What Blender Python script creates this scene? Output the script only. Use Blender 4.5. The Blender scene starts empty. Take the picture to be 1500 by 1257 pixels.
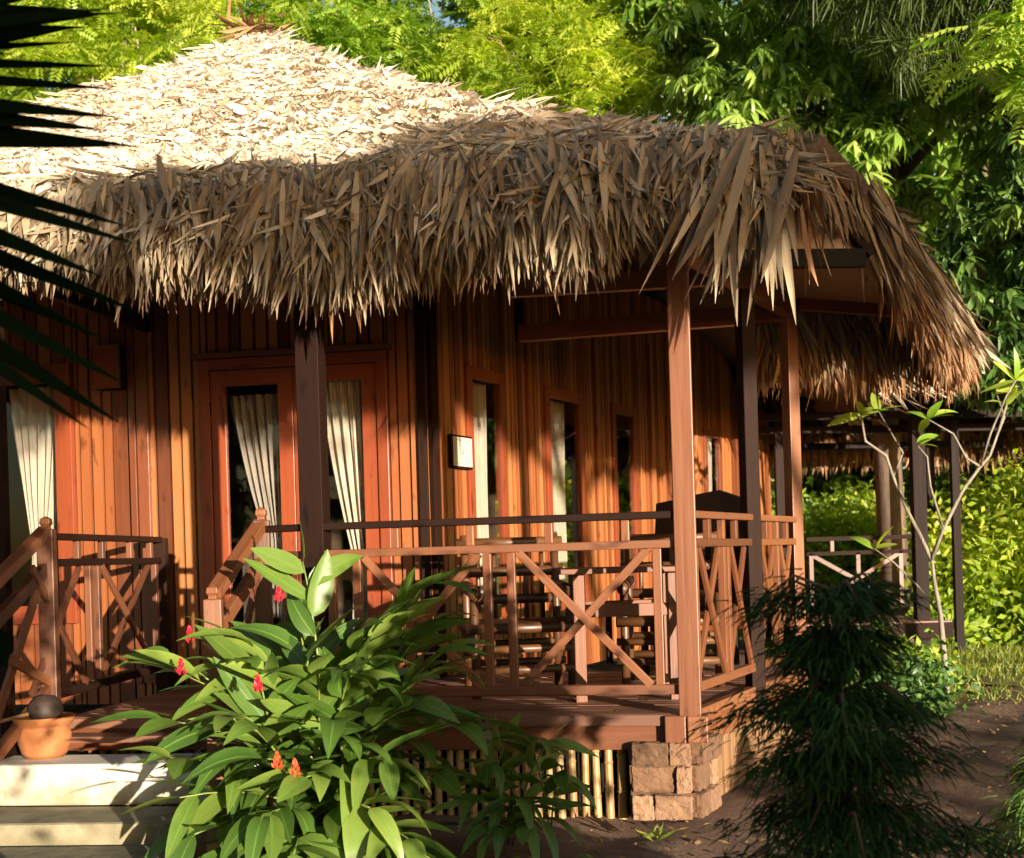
import bpy, math, random
import numpy as np
from mathutils import Vector, Matrix

random.seed(7)
rng = np.random.default_rng(11)
SC = bpy.context.scene
COL = SC.collection
rad = math.radians

# ---------------------------------------------------------------- camera
cd = bpy.data.cameras.new('camera')
cam = bpy.data.objects.new('camera', cd)
COL.objects.link(cam)
cam.location = (0, 0, 1.34)
cam.rotation_euler = (rad(90), 0.03, 0)
cd.sensor_width = 36.0
cd.lens = 43.2
cd.shift_y = 185 / 1500
cd.clip_start = 0.05
cd.clip_end = 500
cd.dof.use_dof = True
cd.dof.focus_distance = 6.6
cd.dof.aperture_fstop = 3.6
SC.camera = cam

# ---------------------------------------------------------------- light
SUN_EL, SUN_AZ = 5.5, 28.0        # low sun, behind the camera and to its right
world = bpy.data.worlds.new('World')
SC.world = world
world.use_nodes = True
nt = world.node_tree
bg = nt.nodes['Background']
sky = nt.nodes.new('ShaderNodeTexSky')
sky.sky_type = 'NISHITA'
sky.sun_disc = False
sky.sun_elevation = rad(SUN_EL)
sky.sun_rotation = rad(180 - SUN_AZ)
nt.links.new(sky.outputs[0], bg.inputs[0])
bg.inputs[1].default_value = 0.10
sl = bpy.data.lights.new('sun', 'SUN')
sl.energy = 5.0
sl.angle = rad(0.5)
sl.color = (1.0, 0.87, 0.68)
sun = bpy.data.objects.new('sun', sl)
COL.objects.link(sun)
sdir = Vector((-math.sin(rad(SUN_AZ)) * math.cos(rad(SUN_EL)),
               math.cos(rad(SUN_AZ)) * math.cos(rad(SUN_EL)), -math.sin(rad(SUN_EL))))
sun.rotation_euler = sdir.to_track_quat('-Z', 'Y').to_euler()
sun.location = (8, -15, 12)
SC.view_settings.view_transform = 'Standard'
SC.view_settings.look = 'None'
SC.view_settings.exposure = 1.48
SC.view_settings.gamma = 1.0
SC.cycles.max_bounces = 8
SC.cycles.transparent_max_bounces = 12


# ---------------------------------------------------------------- materials
def new_mat(name):
    m = bpy.data.materials.new(name)
    m.use_nodes = True
    t = m.node_tree
    return m, t, t.nodes['Principled BSDF'], t.nodes['Material Output']


def ramp(t, stops):
    r = t.nodes.new('ShaderNodeValToRGB')
    e = r.color_ramp.elements
    while len(e) < len(stops):
        e.new(0.5)
    for el, (p, c) in zip(e, stops):
        el.position = p
        el.color = (c[0], c[1], c[2], 1)
    return r


def attr(t, n):
    a = t.nodes.new('ShaderNodeAttribute')
    a.attribute_name = n
    return a


def math_node(t, op, a, b=None):
    n = t.nodes.new('ShaderNodeMath')
    n.operation = op
    for i, v in enumerate((a, b)):
        if v is None:
            continue
        if isinstance(v, (int, float)):
            n.inputs[i].default_value = v
        else:
            t.links.new(v, n.inputs[i])
    return n.outputs[0]


def noise(t, vec, scale, detail=4, rough=.55, dist=0.0):
    n = t.nodes.new('ShaderNodeTexNoise')
    n.inputs['Scale'].default_value = scale
    n.inputs['Detail'].default_value = detail
    n.inputs['Roughness'].default_value = rough
    n.inputs['Distortion'].default_value = dist
    if vec is not None:
        t.links.new(vec, n.inputs['Vector'])
    return n


def mapping(t, vec, sc):
    m = t.nodes.new('ShaderNodeMapping')
    m.inputs['Scale'].default_value = sc
    t.links.new(vec, m.inputs['Vector'])
    return m.outputs[0]


def bump(t, bsdf, h, strength, dist):
    b = t.nodes.new('ShaderNodeBump')
    b.inputs['Strength'].default_value = strength
    b.inputs['Distance'].default_value = dist
    t.links.new(h, b.inputs['Height'])
    t.links.new(b.outputs[0], bsdf.inputs['Normal'])


def wood(name, stops, rough=.4, rw=.62, spec=.5, coat=0.0):
    """timber: grain along gc.x, tone per board (rnd), faint weather stains"""
    m, t, b, o = new_mat(name)
    g = attr(t, 'gc').outputs['Vector']
    r = attr(t, 'rnd').outputs['Fac']
    n1 = noise(t, mapping(t, g, (1.1, 26, 26)), 1.6, 6, .6, .6)
    n2 = noise(t, mapping(t, g, (.5, 5, 5)), 1.3, 3, .5, 1.2)
    f = math_node(t, 'MULTIPLY', r, rw)
    f = math_node(t, 'ADD', f, math_node(t, 'MULTIPLY', n1.outputs['Fac'], (1 - rw) * .75))
    f = math_node(t, 'ADD', f, math_node(t, 'MULTIPLY', n2.outputs['Fac'], (1 - rw) * .5))
    rp = ramp(t, stops)
    t.links.new(f, rp.inputs[0])
    # knots / stains: sparse darker spots
    n3 = noise(t, mapping(t, g, (2.2, 7, 7)), 1.9, 2, .5, .3)
    k = ramp(t, [(0.27, (.35, .30, .28)), (0.36, (1, 1, 1))])
    t.links.new(n3.outputs['Fac'], k.inputs[0])
    mx = t.nodes.new('ShaderNodeMix')
    mx.data_type = 'RGBA'
    mx.blend_type = 'MULTIPLY'
    mx.inputs[0].default_value = .8
    t.links.new(rp.outputs[0], mx.inputs[6])
    t.links.new(k.outputs[0], mx.inputs[7])
    t.links.new(mx.outputs[2], b.inputs['Base Color'])
    rr = math_node(t, 'ADD', math_node(t, 'MULTIPLY', n1.outputs['Fac'], .25), rough - .1)
    t.links.new(rr, b.inputs['Roughness'])
    b.inputs['Specular IOR Level'].default_value = spec
    b.inputs['Coat Weight'].default_value = coat
    b.inputs['Coat Roughness'].default_value = .25
    bump(t, b, n1.outputs['Fac'], .35, .004)
    return m


def leafmat(name, stops, trans=.35, rough=.4, midrib=None, tcol=1.6, spec=.5):
    m, t, b, o = new_mat(name)
    r = attr(t, 'rnd').outputs['Fac']
    g = attr(t, 'gc').outputs['Vector']
    n = noise(t, g, 3.0, 2)
    f = math_node(t, 'ADD', math_node(t, 'MULTIPLY', r, .8), math_node(t, 'MULTIPLY', n.outputs['Fac'], .25))
    rp = ramp(t, stops)
    t.links.new(f, rp.inputs[0])
    colr = rp.outputs[0]
    if midrib:
        sx = t.nodes.new('ShaderNodeSeparateXYZ')
        t.links.new(g, sx.inputs[0])
        a = math_node(t, 'ABSOLUTE', sx.outputs['Y'])
        mr = ramp(t, [(0.02, (1, 1, 1)), (0.05, (0, 0, 0))])
        t.links.new(a, mr.inputs[0])
        mx = t.nodes.new('ShaderNodeMix')
        mx.data_type = 'RGBA'
        t.links.new(mr.outputs[0], mx.inputs[0])
        t.links.new(colr, mx.inputs[6])
        mx.inputs[7].default_value = (*midrib, 1)
        colr = mx.outputs[2]
        # side veins
        v = t.nodes.new('ShaderNodeTexWave')
        v.inputs['Scale'].default_value = 7
        v.inputs['Distortion'].default_value = .5
        cb = t.nodes.new('ShaderNodeCombineXYZ')
        t.links.new(math_node(t, 'SUBTRACT', sx.outputs['X'], a), cb.inputs[0])
        t.links.new(cb.outputs[0], v.inputs['Vector'])
        bump(t, b, v.outputs['Fac'], .12, .002)
    t.links.new(colr, b.inputs['Base Color'])
    b.inputs['Roughness'].default_value = rough
    b.inputs['Specular IOR Level'].default_value = spec
    tr = t.nodes.new('ShaderNodeBsdfTranslucent')
    hs = t.nodes.new('ShaderNodeHueSaturation')
    hs.inputs['Hue'].default_value = .485
    hs.inputs['Value'].default_value = tcol
    hs.inputs['Saturation'].default_value = 1.1
    t.links.new(colr, hs.inputs['Color'])
    t.links.new(hs.outputs[0], tr.inputs['Color'])
    ms = t.nodes.new('ShaderNodeMixShader')
    ms.inputs[0].default_value = trans
    t.links.new(b.outputs[0], ms.inputs[1])
    t.links.new(tr.outputs[0], ms.inputs[2])
    t.links.new(ms.outputs[0], o.inputs['Surface'])
    return m


def thatchmat(name, stops, trans=.12):
    m, t, b, o = new_mat(name)
    r = attr(t, 'rnd').outputs['Fac']
    g = attr(t, 'gc').outputs['Vector']
    n1 = noise(t, mapping(t, g, (.8, 30, 1)), 1.5, 4, .6)
    n2 = noise(t, g, 2.2, 3)
    f = math_node(t, 'ADD', math_node(t, 'MULTIPLY', r, .62), math_node(t, 'MULTIPLY', n1.outputs['Fac'], .28))
    f = math_node(t, 'ADD', f, math_node(t, 'MULTIPLY', n2.outputs['Fac'], .12))
    rp = ramp(t, stops)
    t.links.new(f, rp.inputs[0])
    t.links.new(rp.outputs[0], b.inputs['Base Color'])
    b.inputs['Roughness'].default_value = .55
    b.inputs['Specular IOR Level'].default_value = .35
    bump(t, b, n1.outputs['Fac'], .5, .003)
    tr = t.nodes.new('ShaderNodeBsdfTranslucent')
    t.links.new(rp.outputs[0], tr.inputs['Color'])
    ms = t.nodes.new('ShaderNodeMixShader')
    ms.inputs[0].default_value = trans
    t.links.new(b.outputs[0], ms.inputs[1])
    t.links.new(tr.outputs[0], ms.inputs[2])
    t.links.new(ms.outputs[0], o.inputs['Surface'])
    return m


def plain(name, c1, c2, scale=8, rough=.7, bmp=.2, spec=.4, bd=.01, obj=True):
    m, t, b, o = new_mat(name)
    tc = t.nodes.new('ShaderNodeTexCoord')
    n = noise(t, tc.outputs['Object'], scale, 6, .6)
    rp = ramp(t, [(.3, c1), (.7, c2)])
    t.links.new(n.outputs['Fac'], rp.inputs[0])
    t.links.new(rp.outputs[0], b.inputs['Base Color'])
    b.inputs['Roughness'].default_value = rough
    b.inputs['Specular IOR Level'].default_value = spec
    if bmp:
        n2 = noise(t, tc.outputs['Object'], scale * 4, 5, .65)
        bump(t, b, n2.outputs['Fac'], bmp, bd)
    return m


def barkmat(name, c1, c2, sc=6):
    m, t, b, o = new_mat(name)
    tc = t.nodes.new('ShaderNodeTexCoord')
    n = noise(t, mapping(t, tc.outputs['Object'], (1, 1, .3)), sc, 6, .65, .4)
    rp = ramp(t, [(.3, c1), (.7, c2)])
    t.links.new(n.outputs['Fac'], rp.inputs[0])
    t.links.new(rp.outputs[0], b.inputs['Base Color'])
    b.inputs['Roughness'].default_value = .85
    bump(t, b, n.outputs['Fac'], .6, .03)
    return m


M = {}
M['wall'] = wood('wall_boards', [(.08, (.045, .014, .007)), (.30, (.135, .038, .014)), (.52, (.235, .070, .023)), (.78, (.32, .115, .038)), (1, (.39, .17, .065))], .42, .66, .4, .05)
M['batten'] = wood('dark_backing', [(.1, (.02, .008, .004)), (.9, (.05, .018, .008))], .6)
M['trim'] = wood('trim_wood', [(.1, (.09, .024, .011)), (.9, (.20, .058, .024))], .33, .3, .5, .2)
M['frame'] = wood('frame_wood', [(.1, (.13, .026, .010)), (.9, (.26, .056, .019))], .36, .3, .4, .08)
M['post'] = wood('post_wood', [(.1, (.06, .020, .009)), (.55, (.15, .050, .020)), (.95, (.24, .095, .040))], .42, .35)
M['darkshadepost'] = wood('dark_and_shaded_post_wood', [(.1, (.008, .003, .002)), (.9, (.022, .008, .004))], .65, .4, .12)  # dark wood; its near-black also stands in for shade on posts and rails
M['rail'] = wood('rail_wood', [(.1, (.045, .015, .008)), (.5, (.105, .036, .016)), (.95, (.19, .070, .030))], .45, .5)
M['deck'] = wood('deck_wood', [(.1, (.07, .03, .018)), (.5, (.15, .065, .038)), (.95, (.24, .12, .07))], .5, .5)
M['skirtwood'] = wood('skirt_wood', [(.1, (.13, .062, .028)), (.9, (.27, .145, .064))], .6, .5)
M['soffit'] = wood('soffit_ply', [(.1, (.24, .10, .055)), (.9, (.40, .19, .11))], .5, .3)
M['bamboo'] = wood('bamboo_cane', [(.1, (.15, .075, .028)), (.5, (.30, .18, .065)), (.95, (.42, .29, .12))], .4, .55)
M['chairbamboo'] = wood('dark_bamboo_cane', [(.1, (.045, .017, .007)), (.9, (.12, .05, .018))], .4, .5)
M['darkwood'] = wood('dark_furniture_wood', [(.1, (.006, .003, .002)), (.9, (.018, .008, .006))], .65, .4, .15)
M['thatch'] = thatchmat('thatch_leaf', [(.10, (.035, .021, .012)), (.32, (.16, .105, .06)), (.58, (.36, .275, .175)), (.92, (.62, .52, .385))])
M['thatchtop'] = thatchmat('thatch_bleached_sunlit', [(.1, (.20, .11, .06)), (.28, (.50, .36, .23)), (.55, (.70, .58, .44)), (.95, (.84, .77, .66))])  # bleached thatch, paled further for sun glare on the upper roof
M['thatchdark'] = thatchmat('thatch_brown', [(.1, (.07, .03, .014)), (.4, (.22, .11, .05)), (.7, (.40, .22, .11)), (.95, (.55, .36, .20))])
M['thatchbase'] = plain('thatch_under', (.07, .04, .022), (.20, .125, .07), 14, .9, .8, .2, .03)
M['metal'] = plain('corrugated_sheet', (.34, .25, .23), (.46, .35, .32), 3, .5, .1)
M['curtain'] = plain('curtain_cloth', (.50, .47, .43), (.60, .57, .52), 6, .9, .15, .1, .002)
M['curtainshade'] = plain('curtain_shaded_cloth', (.30, .28, .27), (.38, .36, .34), 6, .9, .15, .1, .002)  # same cloth, greyed to stand in for shade behind the glass
M['white'] = plain('sign_face', (.46, .40, .34), (.52, .45, .38), 9, .5, .05)
M['mark'] = plain('sign_mark', (.24, .18, .15), (.28, .22, .18), 9, .6, 0)
M['terracotta'] = plain('terracotta', (.28, .095, .032), (.40, .16, .06), 10, .75, .2, .3, .006)
M['coconut'] = plain('coconut_shell', (.02, .013, .01), (.05, .03, .02), 20, .6, .3)
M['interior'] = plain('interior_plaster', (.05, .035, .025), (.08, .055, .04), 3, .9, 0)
M['black'] = plain('dark_paint_and_shade', (.005, .004, .003), (.012, .010, .008), 5, .7, .05, .15)
M['petal'] = plain('red_bract', (.50, .012, .03), (.62, .03, .05), 20, .45, .1)
M['orange'] = plain('orange_bract', (.55, .06, .02), (.65, .10, .03), 20, .45, .1)
M['stem'] = plain('green_stem', (.10, .16, .03), (.20, .24, .06), 8, .5, .1)
M['stembrown'] = plain('brown_stem', (.07, .045, .02), (.13, .08, .04), 8, .8, .2)
M['bark'] = barkmat('bark_brown', (.06, .04, .028), (.17, .115, .078))
M['barkgrey'] = barkmat('bark_grey', (.16, .14, .12), (.34, .30, .26))
M['barkpale'] = barkmat('bark_pale', (.10, .08, .06), (.30, .26, .21), 14)
M['barkdark'] = barkmat('bark_dark', (.025, .016, .012), (.07, .045, .03), 10)
M['blue'] = plain('blue_cloth', (.03, .06, .22), (.05, .09, .30), 12, .9, .1)

G_ = lambda a, b, c: [(.05, a), (.5, b), (.95, c)]
M['ginger'] = leafmat('ginger_leaf', G_((.022, .058, .013), (.075, .145, .022), (.25, .32, .06)), .22, .36, (.13, .24, .045), 1.8, .5)
M['palm'] = leafmat('palm_leaf_shaded', G_((.002, .005, .0015), (.0035, .009, .003), (.006, .013, .004)), .05, .95, None, 1.3, .0)  # near-black green stands in for shade on the palm
M['yellow'] = leafmat('yellow_green_leaf', G_((.08, .15, .016), (.27, .38, .035), (.56, .60, .11)), .44, .45, None, 1.9)
M['mango'] = leafmat('mango_leaf', G_((.045, .105, .018), (.19, .32, .05), (.48, .60, .17)), .34, .26, None, 1.7)
M['darkleaf'] = leafmat('dark_leaf', G_((.024, .062, .015), (.075, .155, .032), (.22, .33, .07)), .28, .4, None, 1.6)
M['brightleaf'] = leafmat('bright_leaf', G_((.05, .12, .016), (.19, .33, .035), (.47, .56, .10)), .40, .4, None, 1.8)
M['olive'] = leafmat('olive_leaf', G_((.03, .055, .010), (.055, .09, .016), (.10, .14, .03)), .3, .5, None, 1.6)
M['feather'] = leafmat('feathery_needle', G_((.010, .028, .006), (.020, .048, .010), (.042, .085, .017)), .15, .7, None, 1.4, .12)
M['grass'] = leafmat('grass_blade', G_((.06, .11, .014), (.19, .25, .03), (.40, .42, .09)), .35, .5, None, 1.7)
M['litter'] = leafmat('fallen_leaf', [(.1, (.16, .07, .03)), (.5, (.34, .18, .06)), (.95, (.62, .44, .08))], .1, .6)


def glass():
    m = bpy.data.materials.new('window_glass')
    m.use_nodes = True
    t = m.node_tree
    t.nodes.clear()
    o = t.nodes.new('ShaderNodeOutputMaterial')
    tr = t.nodes.new('ShaderNodeBsdfTransparent')
    tr.inputs[0].default_value = (.90, .88, .85, 1)
    gl = t.nodes.new('ShaderNodeBsdfGlossy')
    gl.inputs['Roughness'].default_value = .015
    fr = t.nodes.new('ShaderNodeLayerWeight')      # same from both faces of the sheet
    fr.inputs['Blend'].default_value = .5
    fc = math_node(t, 'ADD', math_node(t, 'MULTIPLY', math_node(t, 'POWER', fr.outputs['Facing'], 3.0), .6), .03)
    mx = t.nodes.new('ShaderNodeMixShader')
    t.links.new(fc, mx.inputs[0])
    t.links.new(tr.outputs[0], mx.inputs[1])
    t.links.new(gl.outputs[0], mx.inputs[2])
    t.links.new(mx.outputs[0], o.inputs[0])
    return m


M['glass'] = glass()


def stonemat():
    m, t, b, o = new_mat('sandstone')
    tc = t.nodes.new('ShaderNodeTexCoord')
    r = attr(t, 'rnd').outputs['Fac']
    n = noise(t, tc.outputs['Object'], 9, 7, .65)
    f = math_node(t, 'ADD', math_node(t, 'MULTIPLY', r, .5), math_node(t, 'MULTIPLY', n.outputs['Fac'], .5))
    rp = ramp(t, [(.2, (.085, .042, .022)), (.5, (.19, .098, .052)), (.8, (.31, .18, .105))])
    t.links.new(f, rp.inputs[0])
    t.links.new(rp.outputs[0], b.inputs['Base Color'])
    b.inputs['Roughness'].default_value = .9
    n2 = noise(t, tc.outputs['Object'], 28, 6, .7)
    bump(t, b, n2.outputs['Fac'], .9, .02)
    return m


M['stone'] = stonemat()


def concretemat():
    m, t, b, o = new_mat('whitewashed_concrete')
    tc = t.nodes.new('ShaderNodeTexCoord')
    n = noise(t, tc.outputs['Object'], 5, 8, .68)
    rp = ramp(t, [(.30, (.30, .25, .16)), (.46, (.42, .38, .28)), (.64, (.62, .59, .50))])
    # algae band rising from the foot of the step
    sx = t.nodes.new('ShaderNodeSeparateXYZ')
    t.links.new(tc.outputs['Object'], sx.inputs[0])
    h = math_node(t, 'ADD', math_node(t, 'MULTIPLY', sx.outputs['Z'], 1.5), -.13)
    f = math_node(t, 'ADD', math_node(t, 'MULTIPLY', n.outputs['Fac'], .95), h)
    t.links.new(f, rp.inputs[0])
    t.links.new(rp.outputs[0], b.inputs['Base Color'])
    b.inputs['Roughness'].default_value = .85
    n2 = noise(t, tc.outputs['Object'], 40, 6, .7)
    bump(t, b, n2.outputs['Fac'], .35, .006)
    return m


M['concrete'] = concretemat()
M['slab'] = plain('mossy_paving', (.10, .085, .045), (.30, .26, .17), 4, .9, .5, .3, .01)


def groundmat():
    m, t, b, o = new_mat('bare_earth')
    tc = t.nodes.new('ShaderNodeTexCoord')
    n = noise(t, tc.outputs['Object'], 1.1, 8, .65)
    n2 = noise(t, tc.outputs['Object'], 9, 8, .7)
    n3 = noise(t, tc.outputs['Object'], 60, 4, .7)
    f = math_node(t, 'ADD', math_node(t, 'MULTIPLY', n.outputs['Fac'], .55), math_node(t, 'MULTIPLY', n2.outputs['Fac'], .45))
    rp = ramp(t, [(.32, (.105, .055, .034)), (.5, (.19, .105, .065)), (.68, (.29, .18, .115))])
    t.links.new(f, rp.inputs[0])
    t.links.new(rp.outputs[0], b.inputs['Base Color'])
    b.inputs['Roughness'].default_value = .95
    s = math_node(t, 'ADD', n2.outputs['Fac'], math_node(t, 'MULTIPLY', n3.outputs['Fac'], .35))
    bump(t, b, s, 1.0, .05)
    return m


M['ground'] = groundmat()
M['lawn'] = plain('lawn_soil', (.10, .12, .03), (.30, .27, .10), 3, .95, .6, .2, .03)


# ---------------------------------------------------------------- object helpers
def link(o, parent=None):
    COL.objects.link(o)
    if parent is not None:
        o.parent = parent
        o.matrix_parent_inverse = parent_inv(parent)
    return o


def world_loc(o):
    v = Vector(o.location) if o.type == 'EMPTY' else Vector((0, 0, 0))
    return v


def parent_inv(p):
    # parents are an Empty (translated) or a mesh at the origin below one
    return Matrix.Translation(-p.location) if p.parent is None else Matrix.Identity(4)


def tag(o, label=None, cat=None, group=None, kind=None):
    if label:
        o['label'] = label
    if cat:
        o['category'] = cat
    if group:
        o['group'] = group
    if kind:
        o['kind'] = kind
    return o


def thing(name, loc, label, cat, group=None):
    e = bpy.data.objects.new(name, None)
    e.empty_display_size = .2
    e.location = loc
    COL.objects.link(e)
    return tag(e, label, cat, group)


def make_mesh(name, V, Q, gc, rnd, mats, mi=None, smooth=False):
    """V (n,3); Q list of (m,k) int arrays"""
    me = bpy.data.meshes.new(name)
    V = np.asarray(V, dtype=np.float32)
    me.vertices.add(len(V))
    me.vertices.foreach_set('co', V.ravel())
    loops = np.concatenate([q.ravel() for q in Q]).astype(np.int32)
    tot = np.concatenate([np.full(len(q), q.shape[1]) for q in Q])
    start = np.concatenate([[0], np.cumsum(tot)[:-1]]).astype(np.int32)
    me.loops.add(len(loops))
    me.loops.foreach_set('vertex_index', loops)
    me.polygons.add(len(tot))
    me.polygons.foreach_set('loop_start', start)
    if mi is not None:
        me.polygons.foreach_set('material_index', np.asarray(mi, dtype=np.int32))
    me.polygons.foreach_set('use_smooth', np.full(len(tot), smooth, dtype=bool))
    me.update(calc_edges=True)
    a = me.attributes.new('gc', 'FLOAT_VECTOR', 'POINT')
    a.data.foreach_set('vector', np.asarray(gc, dtype=np.float32).ravel())
    a = me.attributes.new('rnd', 'FLOAT', 'POINT')
    a.data.foreach_set('value', np.asarray(rnd, dtype=np.float32))
    for m in mats:
        me.materials.append(m)
    return me


class MB:
    """collects boxes, bars, tubes; build() links them as ONE mesh"""

    def __init__(s):
        s.v, s.f, s.g, s.r, s.m, s.sm = [], [], [], [], [], []

    def _add(s, vs, fs, gs, r, mi):
        o = len(s.v)
        s.v += vs
        s.g += gs
        s.r += [r] * len(vs)
        for f in fs:
            s.f.append(tuple(i + o for i in f))
            s.m.append(mi)

    def obox(s, c, ax, half, mi=0, r=None, taper=1.0):
        """oriented box; ax = 3 unit vectors, grain runs along ax[0]"""
        r = random.random() if r is None else r
        off = (random.random() * 20, random.random() * 20, random.random() * 20)
        c = Vector(c)
        vs, gs = [], []
        for i in (-1, 1):
            for j in (-1, 1):
                for k in (-1, 1):
                    tp = taper if i == 1 else 1
                    p = c + ax[0] * (i * half[0]) + ax[1] * (j * half[1] * tp) + ax[2] * (k * half[2] * tp)
                    vs.append(tuple(p))
                    gs.append((i * half[0] + off[0], j * half[1] + off[1], k * half[2] + off[2]))
        fs = [(0, 1, 3, 2), (4, 6, 7, 5), (0, 4, 5, 1), (2, 3, 7, 6), (0, 2, 6, 4), (1, 5, 7, 3)]
        s._add(vs, fs, gs, r, mi)

    def bar(s, p0, p1, w, h, up=(0, 0, 1), mi=0, r=None, taper=1.0):
        """bar from p0 to p1, w across, h along up"""
        p0, p1 = Vector(p0), Vector(p1)
        a = (p1 - p0)
        L = a.length
        a.normalize()
        u = Vector(up)
        if abs(a.dot(u)) > .97:
            u = Vector((0, 1, 0))
        b = a.cross(u).normalized()
        cc = b.cross(a).normalized()
        s.obox((p0 + p1) / 2, (a, b, cc), (L / 2, w / 2, h / 2), mi, r, taper)

    def post(s, x, y, z0, z1, d, yaw=0.0, mi=0, r=None):
        c, sn = math.cos(yaw), math.sin(yaw)
        s.obox((x, y, (z0 + z1) / 2), (Vector((0, 0, 1)), Vector((c, sn, 0)), Vector((-sn, c, 0))), ((z1 - z0) / 2, d / 2, d / 2), mi, r)

    def tube(s, pts, rads, n=8, mi=0, r=None, cap=True):
        r = random.random() if r is None else r
        pts = [Vector(p) for p in pts]
        if not isinstance(rads, (list, tuple)):
            rads = [rads] * len(pts)
        off = random.random() * 30
        vs, gs, fs = [], [], []
        ref = None
        d = 0
        for i, p in enumerate(pts):
            t = (pts[min(i + 1, len(pts) - 1)] - pts[max(i - 1, 0)]).normalized()
            if ref is None:
                ref = t.orthogonal().normalized()
            ref = (ref - t * ref.dot(t))
            ref = ref.normalized() if ref.length > 1e-5 else t.orthogonal().normalized()
            b = t.cross(ref)
            if i:
                d += (p - pts[i - 1]).length
            for k in range(n):
                a = 2 * math.pi * k / n
                vs.append(tuple(p + (ref * math.cos(a) + b * math.sin(a)) * rads[i]))
                gs.append((d + off, rads[i] * math.cos(a) + off, rads[i] * math.sin(a)))
        for i in range(len(pts) - 1):
            for k in range(n):
                k2 = (k + 1) % n
                fs.append((i * n + k, i * n + k2, (i + 1) * n + k2, (i + 1) * n + k))
        if cap:
            fs.append(tuple(reversed(range(n))))
            fs.append(tuple((len(pts) - 1) * n + k for k in range(n)))
        s._add(vs, fs, gs, r, mi)

    def quad(s, a, b, c, d, mi=0, r=None):
        r = random.random() if r is None else r
        g = [tuple(Vector(p)) for p in (a, b, c, d)]
        s._add(g, [(0, 1, 2, 3)], g, r, mi)

    def prism(s, poly, d, mi=0, r=None):
        """closed plate: polygon points extruded by vector d"""
        n = len(poly)
        d = Vector(d)
        A = [Vector(p) for p in poly]
        vs = [tuple(p) for p in A] + [tuple(p + d) for p in A]
        fs = [tuple(range(n)), tuple(reversed(range(n, 2 * n)))]
        for i in range(n):
            j = (i + 1) % n
            fs.append((j, i, n + i, n + j))
        o = random.random() * 9
        s._add(vs, fs, [(v[0] + o, v[1] + o, v[2]) for v in vs], random.random() if r is None else r, mi)

    def build(s, name, mats, parent=None, bevel=0.0, smooth=False, label=None):
        if not isinstance(mats, (list, tuple)):
            mats = [mats]
        me = bpy.data.meshes.new(name)
        me.from_pydata(s.v, [], s.f)
        me.polygons.foreach_set('material_index', s.m)
        if smooth:
            me.polygons.foreach_set('use_smooth', [True] * len(s.f))
        a = me.attributes.new('gc', 'FLOAT_VECTOR', 'POINT')
        a.data.foreach_set('vector', np.asarray(s.g, dtype=np.float32).ravel())
        a = me.attributes.new('rnd', 'FLOAT', 'POINT')
        a.data.foreach_set('value', np.asarray(s.r, dtype=np.float32))
        for m in mats:
            me.materials.append(m)
        me.update()
        o = bpy.data.objects.new(name, me)
        link(o, parent)
        if bevel:
            b = o.modifiers.new('bevel', 'BEVEL')
            b.width = bevel
            b.segments = 2
            b.limit_method = 'ANGLE'
            b.angle_limit = rad(50)
        if label:
            o['label'] = label
        return o


def lathe(profile, n=32):
    """profile [(r,z)] -> verts, faces"""
    vs, fs = [], []
    for r_, z in profile:
        for k in range(n):
            a = 2 * math.pi * k / n
            vs.append((r_ * math.cos(a), r_ * math.sin(a), z))
    for i in range(len(profile) - 1):
        for k in range(n):
            k2 = (k + 1) % n
            fs.append((i * n + k, i * n + k2, (i + 1) * n + k2, (i + 1) * n + k))
    return vs, fs


# ---- blade templates and scattering (thatch, leaves, grass)
def blade(nseg, width, fold=0.0, curve=0.0, side=0.0, twist=0.0, cross=3, wob=0.0, zf=.14):
    """unit-long strip along X; width(t); returns V,Q,gc"""
    V, G = [], []
    ph = random.random() * 6
    for i in range(nseg + 1):
        t = i / nseg
        w = width(t) / 2
        z = -curve * t * t + wob * math.sin(5 * t + ph)
        y = side * t * t
        a = twist * t
        x = t - .33 * curve * curve * t ** 3
        for j in range(cross):
            q = (j / (cross - 1)) * 2 - 1 if cross > 1 else 0
            dy = q * w * math.cos(a)
            dz = (q * w * math.sin(a) + abs(q) * w * fold) * zf
            V.append((x, y + dy, z + dz))
            G.append((t, q * .5, 0))
    Q = []
    for i in range(nseg):
        for j in range(cross - 1):
            a = i * cross + j
            Q.append((a, a + 1, a + cross + 1, a + cross))
    return np.array(V, float), np.array(Q, int), np.array(G, float)


def combine(parts):
    """parts: [(template, R(3x3), scale3, pos)] -> one template"""
    V, Q, G = [], [], []
    o = 0
    for (tv, tq, tg), R, sc, p in parts:
        V.append((tv * np.asarray(sc)) @ np.asarray(R).T + np.asarray(p))
        Q.append(tq + o)
        G.append(tg)
        o += len(tv)
    return np.concatenate(V), np.concatenate(Q), np.concatenate(G)


def frames(T, N):
    """rotation matrices with X along T and Z near N; arrays (n,3)"""
    T = T / np.linalg.norm(T, axis=1, keepdims=True)
    Y = np.cross(N, T)
    ln = np.linalg.norm(Y, axis=1, keepdims=True)
    Y = np.where(ln < 1e-4, np.cross(np.array([[.3, .9, .2]]), T), Y)
    Y = Y / np.linalg.norm(Y, axis=1, keepdims=True)
    Z = np.cross(T, Y)
    return np.stack([T, Y, Z], axis=2)


def frame1(T, N):
    return frames(np.array([T], float), np.array([N], float))[0]


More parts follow.
